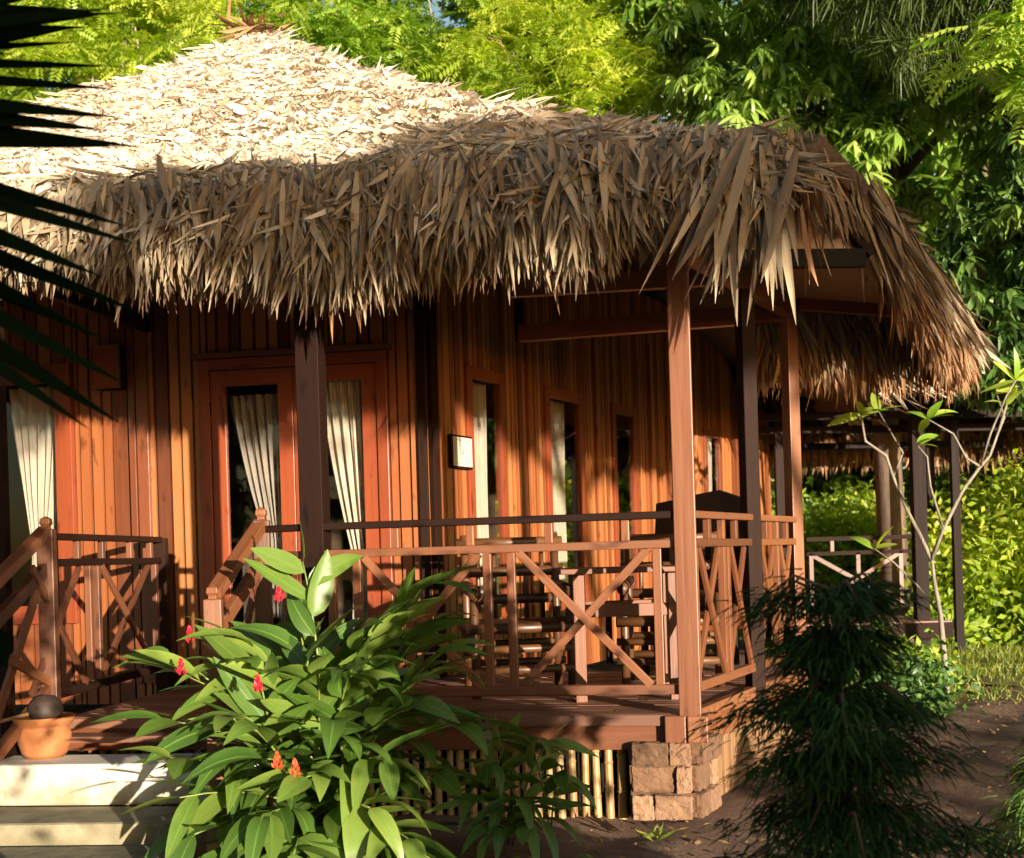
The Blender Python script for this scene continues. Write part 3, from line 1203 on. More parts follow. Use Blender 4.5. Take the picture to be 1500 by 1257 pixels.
# scale of the blade template in Z/Y: Y scale is the blade width, unit = 1
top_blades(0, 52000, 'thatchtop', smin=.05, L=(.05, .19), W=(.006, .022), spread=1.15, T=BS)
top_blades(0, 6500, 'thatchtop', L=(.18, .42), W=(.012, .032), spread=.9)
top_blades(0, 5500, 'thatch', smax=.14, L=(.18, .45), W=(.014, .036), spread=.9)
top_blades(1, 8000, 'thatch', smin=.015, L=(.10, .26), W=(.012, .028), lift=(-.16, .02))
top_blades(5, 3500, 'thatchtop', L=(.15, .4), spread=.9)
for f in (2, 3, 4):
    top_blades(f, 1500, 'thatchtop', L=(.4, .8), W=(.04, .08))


def hang(a, b, n, zt, length, outw, lat, mat, inset=0.0, wid=(.034, .068), drift=0.0, mask=None, hfun=None, zfun=None, rs=(.0, 1.0)):
    """row of blades hanging off an eave line a->b (world XY); outward is to the right of a->b"""
    u = rng.random(n)
    if mask is not None:
        u = u[mask(u)]
    n = len(u)
    a, b = np.asarray(a, float), np.asarray(b, float)
    d = (b - a) / np.linalg.norm(b - a)
    o = np.array([d[1], -d[0]])
    p2 = a + (b - a) * u[:, None] + o * (rng.normal(size=n) * .035 - inset)[:, None]
    z = zt + rng.normal(size=n) * .045 + (zfun(u) if zfun is not None else 0)
    p = np.concatenate([p2, z[:, None]], 1)
    L = rng.uniform(length[0], length[1], n)
    if hfun is not None:
        L = L * hfun(p2[:, 0])
    # neighbouring blades share a lean, as in tufts of one palm leaf
    tuft = np.sin(u * 47) * .5 + np.sin(u * 113 + 2) * .5 + np.sin(u * 23 + 1) * .4
    la = tuft * lat * .7 + rng.normal(size=n) * lat * .75 + drift
    ow = rng.uniform(outw[0], outw[1], n)
    t = np.stack([d[0] * la + o[0] * ow, d[1] * la + o[1] * ow, -np.ones(n)], 1)
    nrm = np.stack([np.full(n, o[0]), np.full(n, o[1]), np.full(n, .3)], 1) + rdirs(n) * .75
    R = frames(t, nrm)
    w = rng.uniform(wid[0], wid[1], n)
    sc = np.stack([L, w, L * rng.uniform(.3, .9, n)], 1)
    rnd = np.clip(rng.beta(2.0, 2.0, n) * (rs[1] - rs[0]) + rs[0], 0, 1)
    return scatter('fringe', BL, p, R, sc, rnd, M[mat], roof)


def drop(x):
    # hanging length varies along the front, read off the eave's lower outline
    return np.interp(x, [-5.6, -3.0, -2.3, -1.8, -1.46, -1.14, -.9, -.65, -.42, -.16, .16, .42, .6, .81, 1.0, 1.36],
                     [.50, .52, .60, .86, .80, .98, 1.12, 1.10, .92, .9, .95, .97, .72, .66, .8, .85])


E0, E1, E2 = EAVE[0], EAVE[1], EAVE[2]
fend = lambda u: u < .972
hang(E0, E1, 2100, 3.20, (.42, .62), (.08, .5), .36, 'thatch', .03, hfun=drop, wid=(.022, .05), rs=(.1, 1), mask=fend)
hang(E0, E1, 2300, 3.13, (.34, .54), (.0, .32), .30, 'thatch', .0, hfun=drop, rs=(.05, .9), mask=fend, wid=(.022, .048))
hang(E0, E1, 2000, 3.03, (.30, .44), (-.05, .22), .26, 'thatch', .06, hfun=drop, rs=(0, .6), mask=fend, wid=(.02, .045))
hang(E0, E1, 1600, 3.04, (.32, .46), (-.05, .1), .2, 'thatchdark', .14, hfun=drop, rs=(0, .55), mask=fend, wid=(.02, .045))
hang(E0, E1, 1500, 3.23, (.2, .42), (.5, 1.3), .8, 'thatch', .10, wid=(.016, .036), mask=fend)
# right side: a gap next to the corner shows the gable
gapm = lambda u: (u > .45) | ((rng.random(len(u)) < .04) & (u < .10))
hang(E1, E2, 2000, 3.14, (.35, .66), (.10, .5), .25, 'thatch', .06, drift=.6, mask=lambda u: u > .32, rs=(0, .8), zfun=rise, wid=(.02, .045))
hang(E1, E2, 2200, 3.04, (.3, .6), (.0, .35), .22, 'thatchdark', .05, drift=.4, mask=gapm, zfun=rise, wid=(.02, .045))
hang(E1, E2, 1600, 2.93, (.3, .55), (-.05, .3), .2, 'thatchdark', .04, drift=.15, mask=lambda u: u > .68, zfun=rise, wid=(.02, .045))
hang(E1, E2, 1500, 3.12, (.22, .42), (-.15, .2), .3, 'thatch', .10, drift=.8, rs=(.1, .9), mask=lambda u: u > .03, zfun=rise, wid=(.02, .045))
# long leaves fanning off the nearest corner
nf = 46
fa = rng.uniform(-.95, .10, nf)
fp = np.stack([1.15 + rng.normal(size=nf) * .10, 5.60 + rng.normal(size=nf) * .04, 3.17 + rng.normal(size=nf) * .03], 1)
ft = np.stack([np.sin(fa) * .75, -.22 + 0 * fa, -np.ones(nf)], 1)
scatter('fringe', BL, fp, frames(ft, np.stack([0 * fa, -np.ones(nf), .3 + 0 * fa], 1) + rdirs(nf) * .6),
        np.stack([rng.uniform(.55, .85, nf), rng.uniform(.035, .065, nf), rng.uniform(.2, .5, nf)], 1), rng.beta(1.7, 1.8, nf), M['thatch'], roof)
# back edge of the porch roof, sunlit from the front and seen under the soffit
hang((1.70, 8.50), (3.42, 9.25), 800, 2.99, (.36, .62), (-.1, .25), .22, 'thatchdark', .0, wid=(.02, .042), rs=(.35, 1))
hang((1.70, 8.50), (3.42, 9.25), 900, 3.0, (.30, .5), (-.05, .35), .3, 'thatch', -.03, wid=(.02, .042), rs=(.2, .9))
# ridge tuft on the apex
tf = 60
scatter('ridge_tuft', BL, APEX[None] + rng.normal(size=(tf, 3)) * np.array([.12, .1, .03]),
        frames(rdirs(tf) * np.array([1, 1, .35]), np.tile([0, 0, 1.], (tf, 1)) + rdirs(tf) * .4),
        np.stack([rng.uniform(.2, .42, tf), rng.uniform(.03, .05, tf), rng.uniform(.2, .4, tf)], 1), rng.beta(1.3, 2, tf), M['thatchdark'], roof)

# ================================================================ SMALL THINGS ON THE PORCH
# framed sign on the side wall
sg = thing('sign', tuple(P2 + cdir * .40 + UP * 1.97), 'small white framed sign hanging on the side wall at the corner', 'sign')
c = P2 + cdir * .40 + nc * .02 + UP * 2.08
mb = MB()
mb.obox(c + nc * .012, (cdir, UP, nc), (.150, .118, .016), 0)
mb.build('frame', M['darkshadepost'], sg, .004)
mb = MB()
mb.obox(c + nc * .030, (cdir, UP, nc), (.134, .102, .004), 0)
mb.build('face', M['white'], sg)
mb = MB()
for dx, dz, w in ((0, .012, .018), (-.012, -.004, .008), (.012, -.004, .008), (0, -.012, .012)):
    mb.obox(c + nc * .0355 + cdir * dx + UP * dz, (cdir, UP, nc), (w, .005, .001), 0)
mb.obox(c + nc * .0355 + UP * -.082, (cdir, UP, nc), (.09, .002, .001), 0)
mb.obox(c + nc * .0355 + UP * .082, (cdir, UP, nc), (.10, .002, .001), 0)
mb.build('emblem', M['mark'], sg)

# wall box (wooden speaker cabinet) left of the door
bx = thing('wall_cabinet', tuple(P1 + adir * .16 + UP * 2.56), 'small square reddish wooden box mounted on the wall left of the door', 'box')
c = P1 + adir * .165 + na * .07 + UP * 2.735
mb = MB()
mb.obox(c, (UP, adir, na), (.148, .108, .062), 0)
mb.build('case', M['black'], bx, .004)  # near-black case colour stands in for the shaded side of the box
mb = MB()
mb.obox(c + na * .068, (UP, adir, na), (.150, .110, .008), 0)
fr = mb.build('front_panel', M['frame'], bx, .003)
mb = MB()
for sx in (-1, 1):
    mb.obox(c + na * .080 + adir * (sx * .102), (UP, adir, na), (.15, .008, .006), 0)
    mb.obox(c + na * .080 + UP * (sx * .142), (adir, UP, na), (.094, .008, .006), 0)
mb.build('panel_trim', M['post'], fr, .002)

# lantern hanging at the corner
ln = thing('lantern', (-.545, 8.18, 2.90), 'dark tapered lantern hanging at the corner under the eave', 'lantern')
mb = MB()
mb.tube([(-.545, 8.18, 2.93), (-.545, 8.18, 3.15)], [.085, .05], 4)
mb.build('shade', M['black'], ln, .004)
mb = MB()
mb.tube([(-.545, 8.18, 3.15), (-.545, 8.18, 3.20), (-.545, 8.18, 3.36)], [.03, .012, .010], 8)
mb.build('hanger', M['black'], ln)
mb = MB()
mb.obox((-.545, 8.18, 2.925), (Vector((1, 0, 0)), Vector((0, 1, 0)), UP), (.062, .062, .006), 0)
mb.build('rim', M['darkshadepost'], ln)


# bamboo armchairs
def bamboo_chair(x, y, yaw, label):
    t = thing('bamboo_armchair', (x, y, ZD), label, 'armchair', 'bamboo armchairs on the porch')
    ca, sa = math.cos(yaw), math.sin(yaw)
    P = lambda a, b, z: (x + a * ca - b * sa, y + a * sa + b * ca, ZD + z)
    for a in (-.28, .28):
        for b, zt in ((-.26, .62), (.26, .95)):
            m_ = MB()
            m_.tube([P(a, b, 0), P(a, b, zt * .5), P(a, b + (.05 if b > 0 else 0), zt)], .026, 9)
            m_.build('leg', M['chairbamboo'], t, smooth=True)
        m_ = MB()
        m_.tube([P(a, -.36, .60), P(a, .34, .64)], .036, 10)
        m_.build('armrest', M['chairbamboo'], t, smooth=True)
    m_ = MB()
    for b in np.linspace(-.27, .24, 8):
        m_.tube([P(-.33, b, .40), P(.33, b, .40)], .033, 9)
    m_.build('seat', M['chairbamboo'], t, smooth=True)
    for z in (.28, .16):
        for b in (-.27, .27):
            m_ = MB()
            m_.tube([P(-.33, b, z), P(.33, b, z)], .024, 9)
            m_.build('stretcher', M['chairbamboo'], t, smooth=True)
    m_ = MB()
    for z in (.90, .72, .55):
        m_.tube([P(-.33, .27 + z * .04, z), P(.33, .27 + z * .04, z)], .032, 9)
    for a in np.linspace(-.2, .2, 5):
        m_.tube([P(a, .29, .42), P(a, .31, .90)], .014, 7)
    m_.build('backrest', M['chairbamboo'], t, smooth=True)


bamboo_chair(.02, 7.35, .12, 'dark bamboo armchair behind the middle of the front railing')
bamboo_chair(.98, 7.60, -.15, 'bamboo armchair beyond the table, nearest the corner post')

# square wooden table
tb = thing('table', (.62, 7.02, ZD), 'red-brown wooden table with stretchers behind the crossed porch railing', 'table')
for a in (-.26, .26):
    for b in (-.25, .25):
        m_ = MB()
        m_.post(.62 + a, 7.02 + b, ZD, ZD + .70, .062)
        m_.build('leg', M['post'], tb, .004)
m_ = MB()
for k in range(5):
    m_.bar((.26, 6.74 + k * .14, ZD + .72), (.98, 6.74 + k * .14, ZD + .72), .132, .03)
m_.build('table_top', M['rail'], tb, .004)
for b in (-.25, .25):
    m_ = MB()
    m_.bar((.39, 7.02 + b, ZD + .50), (.85, 7.02 + b, ZD + .50), .03, .07)
    m_.build('stretcher', M['post'], tb, .004)


# dark high-backed chairs by the side wall
def high_back(x, y, yaw, h, label):
    t = thing('high_back_chair', (x, y, ZD), label, 'chair', 'dark chairs by the side wall')
    ca, sa = math.cos(yaw), math.sin(yaw)
    P = lambda a, b, z: (x + a * ca - b * sa, y + a * sa + b * ca, ZD + z)
    for a in (-.22, .22):
        for b in (-.2, .2):
            m_ = MB()
            m_.bar(P(a, b, 0), P(a, b, .42), .045, .045)
            m_.build('leg', M['darkwood'], t, .004)
    m_ = MB()
    m_.bar(P(-.25, 0, .44), P(.25, 0, .44), .48, .04)
    m_.build('seat', M['darkwood'], t, .006)
    m_ = MB()
    m_.prism([P(-.25, .22, .46), P(.25, .22, .46), P(.25, .28, h - .07), P(0, .29, h), P(-.25, .28, h - .02)], (-.03 * sa, .03 * ca, 0))
    m_.build('backrest', M['darkwood'], t, .006)


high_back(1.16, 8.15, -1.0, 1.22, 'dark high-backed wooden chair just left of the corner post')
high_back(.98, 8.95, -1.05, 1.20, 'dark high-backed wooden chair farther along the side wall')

# concrete step, paving, pot and ladle
mb = MB()
mb.prism([(-4.2, 6.42, 0), (-1.30, 6.10, 0), (-1.30, 6.44, 0), (-4.2, 6.74, 0)], (0, 0, .21))
st = mb.build('concrete_step', M['concrete'], None, .018)
st.location = (0, 0, .14)
tag(st, 'whitewashed concrete step with green stains under the left of the porch', 'step')
mb = MB()
mb.prism([(-4.6, 5.98, -.05), (-1.34, 5.72, -.05), (-1.28, 6.095, -.05), (-4.6, 6.50, -.05)], (0, 0, .19))
tag(mb.build('landing_slab', M['slab'], None, .02), 'low mossy stone ledge in front of the white step', 'slab')
mb = MB()
mb.prism([(-4.6, 4.9, -.05), (-1.75, 4.95, -.05), (-1.5, 5.70, -.05), (-4.6, 5.95, -.05)], (0, 0, .095))
tag(mb.build('paving', M['slab'], None, .02), kind='structure')
for i, (x, y, yaw, sx, sz) in enumerate(((-1.56, 5.58, .1, .075, .17), (-1.36, 5.62, -.1, .06, .15))):
    mb = MB()
    mb.obox((x, y, sz / 2 - .01), (Vector((math.cos(yaw), math.sin(yaw), 0)), Vector((-math.sin(yaw), math.cos(yaw), 0)), UP), (sx, .06, sz / 2), 0)
    o = mb.build('concrete_block', M['slab'], None, .012)
    tag(o, ('grey concrete block at the end of the mossy ledge' if i == 0 else 'small grey block under the leaves of the red ginger'), 'block')

pot = thing('flower_pot', (-2.50, 6.50, .35), 'round terracotta pot with a flared rim on the white step', 'pot')
vs, fs_ = lathe([(.001, .0), (.098, .0), (.118, .025), (.135, .08), (.136, .12), (.124, .155), (.120, .162), (.142, .172), (.158, .205), (.160, .215), (.146, .216), (.112, .165), (.118, .1), (.095, .03), (.001, .025)], 40)
pm = bpy.data.meshes.new('bowl')
pm.from_pydata([(v[0] - 2.50, v[1] + 6.50, v[2] + .35) for v in vs], [], fs_)
pm.polygons.foreach_set('use_smooth', [True] * len(fs_))
pm.materials.append(M['terracotta'])
link(bpy.data.objects.new('bowl', pm), pot)
ld = thing('ladle', (-2.50, 6.50, .56), 'dark coconut-shell ladle with a pale stick lying on the pot', 'ladle')
vs, fs_ = lathe([(.001, .115), (.05, .105), (.082, .07), (.09, .03), (.08, -.005), (.06, -.015), (.001, -.015)], 24)
lm = bpy.data.meshes.new('shell')
lm.from_pydata([(v[0] - 2.49, v[1] + 6.50, v[2] + .565) for v in vs], [], fs_)
lm.polygons.foreach_set('use_smooth', [True] * len(fs_))
lm.materials.append(M['coconut'])
link(bpy.data.objects.new('shell', lm), ld)
mb = MB()
mb.tube([(-2.55, 6.47, .585), (-2.85, 6.36, .52), (-3.0, 6.32, .49)], .010, 8)
mb.build('handle', M['bamboo'], ld, smooth=True)

# ================================================================ PLANTS
lance = lambda t: math.sin(math.pi * min(1, t ** .75)) ** .8 + .02 if 0 < t < 1 else .02
GL = [blade(8, lance, fold=random.uniform(.05, .5), curve=random.uniform(.1, .7), side=random.uniform(-.1, .1), twist=random.uniform(-.4, .4), cross=3, wob=.012, zf=.3) for _ in range(10)]
LL = [blade(3, lance, fold=random.uniform(.1, .5), curve=random.uniform(.1, .6), cross=3) for _ in range(4)]
SL = [blade(2, lance, fold=.3, curve=random.uniform(0, .4), cross=3) for _ in range(3)]
NL = [blade(2, lambda t: 1 - .8 * t, fold=0, curve=random.uniform(.1, .6), cross=2) for _ in range(4)]


def ginger(name, base, tips, label, leaf=(.22, .38), lw_=(.075, .125), nleaf=10, parent_group=None, mat='ginger', stem_r=.009, up=.45, flowers=(), cat='plant'):
    """clump of arching canes with two-ranked leaves"""
    t = thing(name, base, label, cat, parent_group)
    P_, T_, N_, S_, Rn = [], [], [], [], []
    sm = MB()
    B = np.array(base)
    for tip in tips:
        tip = np.array(tip)
        root = B + np.array([random.uniform(-.16, .16), random.uniform(-.12, .12), 0])
        h = tip[2] - root[2]
        mid = root * .55 + tip * .45 + np.array([0, 0, abs(h) * .22 + up * .3])
        pts = []
        for k in range(9):
            q = k / 8
            pts.append((1 - q) ** 2 * root + 2 * q * (1 - q) * mid + q * q * tip)
        sm.tube([tuple(p) for p in pts], [stem_r * (1 - .65 * k / 8) for k in range(9)], 6)
        tone = random.random()
        side = 1
        for k in range(nleaf):
            q = .30 + .70 * (k / (nleaf - 1))
            p = (1 - q) ** 2 * root + 2 * q * (1 - q) * mid + q * q * tip
            tg = 2 * (1 - q) * (mid - root) + 2 * q * (tip - mid)
            tg = tg / np.linalg.norm(tg)
            hz = np.array([tg[1], -tg[0], 0.0])
            if np.linalg.norm(hz) < .2:
                hz = np.array([1.0, 0.2, 0])
            hz = hz / np.linalg.norm(hz)
            side = -side
            spread = .95 - .55 * (k / (nleaf - 1)) if k < nleaf - 1 else .08
            d = tg * .75 + hz * side * spread + np.array([0, 0, random.uniform(-.25, .30)]) + rdirs(1)[0] * .26
            nr = np.cross(hz, tg)
            nr = nr if nr[2] > 0 else -nr
            nr = nr + rdirs(1)[0] * .5 + np.array([0, -.12, .15])
            P_.append(p)
            T_.append(d)
            N_.append(nr)
            l = random.uniform(*leaf) * (.72 + .38 * math.sin(math.pi * (.25 + .6 * k / nleaf)))
            S_.append((l, random.uniform(*lw_) * (.8 + .2 * l / leaf[1]), l))
            Rn.append(min(1, max(0, tone * .45 + random.random() * .35 + .22 * (q - .3))))
    sm.build('stem', M['stem'], t, smooth=True)
    lv = scatter('foliage', GL, np.array(P_), frames(np.array(T_), np.array(N_)), np.array(S_), np.array(Rn), M[mat], t, True, 4.0)
    for (x, y, z, kind) in flowers:
        pts, nrm = [], []
        R_, P2_, S2_, = [], [], []
        for k in range(26):
            q = k / 25
            a = k * 2.4
            P2_.append((x + .012 * math.cos(a) * (1 - q), y + .012 * math.sin(a) * (1 - q), z + .062 * q))
            R_.append((math.cos(a) * (.55 - .4 * q), math.sin(a) * (.55 - .4 * q), 1))
            S2_.append((.030 - .010 * q, .014, .02))
        scatter('flower', SL, np.array(P2_), frames(np.array(R_), np.tile([0, -.3, 1.], (26, 1)) + rdirs(26) * .3), np.array(S2_), rng.random(26), M[kind], t)
    return t


# tips read off the photograph's silhouette of the big clump (all round the stool, near and far)
gb = (-.92, 5.72, 0)
tips = [(-1.72, 5.55, 1.12), (-1.62, 5.5, .98), (-1.70, 5.35, .78), (-1.62, 5.2, .62), (-1.55, 5.1, .45), (-1.45, 5.0, .30), (-1.62, 5.4, .25),
        (-1.30, 5.45, 1.15), (-1.22, 5.35, 1.02), (-1.30, 5.2, .80), (-1.12, 5.1, .62), (-1.10, 4.95, .38), (-.95, 4.9, .22),
        (-1.00, 5.70, 1.42), (-.86, 5.85, 1.46), (-.72, 5.7, 1.38), (-1.10, 5.9, 1.30), (-.90, 5.4, 1.16), (-.72, 5.3, 1.02),
        (-.55, 5.6, 1.34), (-.40, 5.7, 1.30), (-.30, 5.6, 1.16), (-.32, 5.5, .98), (-.42, 5.3, .82), (-.55, 5.1, .60), (-.62, 5.0, .40), (-.45, 5.0, .25),
        (-.78, 5.05, .78), (-.90, 5.0, .55), (-.25, 5.45, .70), (-.22, 5.3, .48), (-.65, 5.5, 1.18), (-1.45, 5.65, 1.0), (-1.4, 5.3, .6),
        (-.80, 4.95, .18), (-1.25, 5.0, .12), (-.35, 5.1, .12), (-.60, 6.1, 1.2), (-1.2, 6.1, 1.1)]
tips = [(gb[0] + .04 + (x - gb[0]) * (.84 if x < gb[0] else .90), y, min(z * .88, .98 + .12 * math.sin(x * 9)) - .02) for x, y, z in tips]
tips += [(-.98, 5.75, 1.34), (-.42, 5.6, 1.2)]
ginger('red_ginger', gb, tips, 'big clump of red ginger, glossy leaves and red flower cones, before the porch',
       flowers=((-1.40, 5.30, 1.00, 'petal'), (-1.42, 5.22, .87, 'petal'), (-1.07, 5.10, .80, 'petal'), (-1.02, 5.35, 1.16, 'petal'), (-.97, 4.95, .50, 'orange'), (-.90, 4.95, .47, 'orange')))
tips2 = [(x * .72 - .12, y, z * .72) for x, y, z in [(.36, 5.55, .66), (.22, 5.45, .74), (.42, 5.40, .50), (.10, 5.5, .72), (-.02, 5.4, .60), (.30, 5.25, .38), (.12, 5.2, .42), (-.12, 5.25, .40),
         (.02, 5.15, .25), (-.25, 5.5, .55), (-.05, 5.6, .80), (.2, 5.15, .28)]]
ginger('ginger_shrub', (.0, 5.70, 0), tips2, 'low bright green ginger seedling bush before the bamboo skirt, right of the big clump', leaf=(.16, .27), lw_=(.05, .075), nleaf=8, mat='ginger', stem_r=.006, up=.3)


# feathery dark shrub, lower right
def feathery(name, base, h, rad0, label, n=46, mat='feather', seed=3):
    t = thing(name, base, label, 'shrub')
    r_ = random.Random(seed)
    sm = MB()
    B = np.array(base)
    P_, T_, N_, S_ = [], [], [], []
    sm.tube([tuple(B), tuple(B + np.array([.02, .02, h * .5])), tuple(B + np.array([-.03, 0, h * .93]))], [.03, .02, .006], 8)
    for k in range(n):
        q = ((k + .5) / n)
        tier = round(q * 7) / 7 * .55 + q * .45
        z = h * (.05 + .90 * tier)
        a = k * 2.4 + r_.uniform(-.3, .3)
        prof = rad0 * (1 - .62 * q) * (.85 + .35 * math.sin(q * 21))
        L = prof * r_.uniform(.75, 1.15)
        d = np.array([math.cos(a), math.sin(a), 0])
        p0 = B + np.array([0, 0, z])
        p1 = p0 + d * L * .55 + np.array([0, 0, .10 * L + .03])
        p2 = p0 + d * L + np.array([0, 0, -.10 * L])
        sm.tube([tuple(p0), tuple(p1), tuple(p2)], [.008, .005, .002], 5)
        m_ = int(150 + 330 * L)
        for _ in range(m_):
            s = r_.random() ** .7
            c = (1 - s) ** 2 * p0 + 2 * s * (1 - s) * p1 + s * s * p2
            wd = .20 * L + .05
            off_ = np.array([r_.gauss(0, wd * .55), r_.gauss(0, wd * .55), r_.gauss(0, .022)])
            c = c + off_
            c[2] -= .25 * abs(off_[0]) + .25 * abs(off_[1])
            P_.append(c)
            T_.append(d * .8 + off_ * 6 + np.array([r_.gauss(0, .35), r_.gauss(0, .35), -.35 + r_.gauss(0, .25)]))
            N_.append((r_.gauss(0, .4), r_.gauss(0, .4), 1))
            S_.append((r_.uniform(.04, .085), r_.uniform(.007, .012), .05))
    sm.build('stem', M['stembrown'], t, smooth=True)
    scatter('foliage', NL, np.array(P_), frames(np.array(T_), np.array(N_)), np.array(S_), rng.random(len(P_)), M[mat], t, True)
    return t


feathery('feathery_shrub', (.94, 3.60, 0), 1.28, .43, 'dark feathery shrub with drooping tiers in the shade right of the porch corner', 74)
feathery('feathery_shrub', (2.28, 5.25, 0), .48, .30, 'small dark shrub cut by the right edge beside the path', 20, 'darkleaf', 9)


# foreground palm fronds at the left edge
def frond(t, p0, p1, sag, n, length, width, ang0, ang1, mat, both=True, seed=1, droop=.25, q0=.0):
    r_ = random.Random(seed)
    p0, p1 = np.array(p0), np.array(p1)
    mid = (p0 + p1) / 2 + np.array(sag)
    m_ = MB()
    pts = [(1 - q) ** 2 * p0 + 2 * q * (1 - q) * mid + q * q * p1 for q in np.linspace(0, 1, 14)]
    m_.tube([tuple(p) for p in pts], [.016 * (1 - .8 * q) for q in np.linspace(0, 1, 14)], 7)
    m_.build('stalk', M['stem'], t, smooth=True)
    P_, T_, N_, S_ = [], [], [], []
    for k in range(n):
        q = q0 + (1 - q0) * (k + .5) / n + r_.gauss(0, .004)
        c = (1 - q) ** 2 * p0 + 2 * q * (1 - q) * mid + q * q * p1
        a = ang0 + (ang1 - ang0) * (q - q0) / (1 - q0) + r_.gauss(0, .05)
        for sd in ((1, -1) if both else (1,)):
            P_.append(c)
            T_.append((sd * math.cos(a), r_.uniform(-.12, .2), math.sin(a)))
            N_.append((0.1, -1.0, .45 + r_.gauss(0, .2)))
            l = length * (.72 + .4 * math.sin(math.pi * (.12 + .8 * q))) * r_.uniform(.92, 1.08)
            S_.append((l, width * r_.uniform(.85, 1.15), l * droop))
    scatter('leaflet', PLF, np.array(P_), frames(np.array(T_), np.array(N_)), np.array(S_), rng.random(len(P_)), M[mat], t, True)


PLF = [blade(7, lambda t: (.45 + .55 * min(1, t * 5)) * (1 - t ** 2.2) + .015, fold=random.uniform(.2, .5), curve=random.uniform(-.1, .22), side=random.uniform(-.05, .05)) for _ in range(6)]
pl = thing('palm', (-1.78, 3.1, 0), 'dark foreground palm whose leaflets reach in from the left edge', 'palm')
m_ = MB()
m_.tube([(-1.95, 3.3, 0), (-1.9, 3.25, .6), (-1.85, 3.2, 1.25)], [.07, .06, .045], 12)
m_.build('trunk', M['barkdark'], pl, smooth=True)
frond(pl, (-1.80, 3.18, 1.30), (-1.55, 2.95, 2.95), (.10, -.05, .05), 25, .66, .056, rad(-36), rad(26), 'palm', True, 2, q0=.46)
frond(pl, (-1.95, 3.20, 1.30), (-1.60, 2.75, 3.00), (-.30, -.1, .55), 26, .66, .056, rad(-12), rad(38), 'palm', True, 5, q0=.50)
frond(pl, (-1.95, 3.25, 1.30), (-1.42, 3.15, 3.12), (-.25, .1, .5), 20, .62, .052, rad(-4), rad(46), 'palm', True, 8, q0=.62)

# broad dark leaves low at the left edge
bl = thing('broad_leaf_plant', (-2.02, 4.1, 0), 'dark broad-leaved plant at the lower left edge', 'plant')
bw = lambda t: (math.sin(math.pi * min(1, .08 + .8 * t)) ** .5) * (1 if t < .9 else .92)
BT = [blade(9, bw, fold=.15, curve=.25, cross=3)]
m_ = MB()
for x1, y1, z1 in ((-1.93, 4.0, 1.02), (-1.98, 4.05, .35)):
    m_.tube([(-2.02, 4.1, 0), (-2.06, 4.1, z1 * .6), (x1, y1, z1)], [.022, .018, .008], 7)
m_.build('stem', M['stem'], bl, smooth=True)
for lp_, ld_, ln_, ls_ in (((-2.15, 4.0, 1.13), (1, 0, -.06), (0, -.9, .45), (.50, .19, .25)), ((-2.15, 4.1, .30), (1, -.2, -.12), (0, -.5, .8), (.62, .26, .3)),
                           ((-2.25, 4.1, .36), (.8, -.5, .2), (.1, -.6, .7), (.5, .2, .3))):
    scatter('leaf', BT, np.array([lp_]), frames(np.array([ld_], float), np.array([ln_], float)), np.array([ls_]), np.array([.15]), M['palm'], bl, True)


# ---- trees
def whorl(leaf_t, n, L, W, pitch, jitter=.25, rise=0.0):
    parts = []
    for k in range(n):
        a = 2 * math.pi * k / n + random.uniform(-.3, .3)
        d = np.array([math.cos(a), math.sin(a), -pitch + random.uniform(-jitter, jitter)])
        parts.append((random.choice(leaf_t), frame1(d, (math.cos(a) * .5, math.sin(a) * .5, 1)), (L * random.uniform(.75, 1.15), W * random.uniform(.85, 1.15), L), (0, 0, rise * k / n)))
    return combine(parts)


def pinnate(n, L, lw2, ll):
    """feather leaf along X"""
    parts = []
    for k in range(n):
        q = .2 + .8 * k / (n - 1)
        for sd in (-1, 1):
            d = (.5, sd, -.15)
            parts.append((SL[k % 3], frame1(d, (0, 0, 1)), (ll * (1 - .4 * abs(q - .5)), lw2, ll), (q * L, 0, -.25 * L * q * q)))
    return combine(parts)


W_MANGO = [whorl(LL, 8, .24, .055, .45) for _ in range(5)]
W_BROAD = [whorl(LL, 6, .20, .085, .25) for _ in range(5)]
W_SMALL = [combine([(SL[i % 3], frame1(rdirs(1)[0] + np.array([0, 0, -.1]), rdirs(1)[0] + np.array([0, 0, 1])), (.13, .06, .13), rng.normal(size=3) * .14) for i in range(11)]) for _ in range(6)]
W_PIN = [combine([(pinnate(7, .42, .055, .13), frame1((math.cos(a), math.sin(a), random.uniform(-.3, .25)), (0, 0, 1)), (1, 1, 1), (0, 0, 0)) for a in np.arange(3) * 2.1 + random.random() * 6]) for _ in range(4)]
W_NARROW = [whorl(NL, 13, .34, .02, .9, .5) for _ in range(4)]


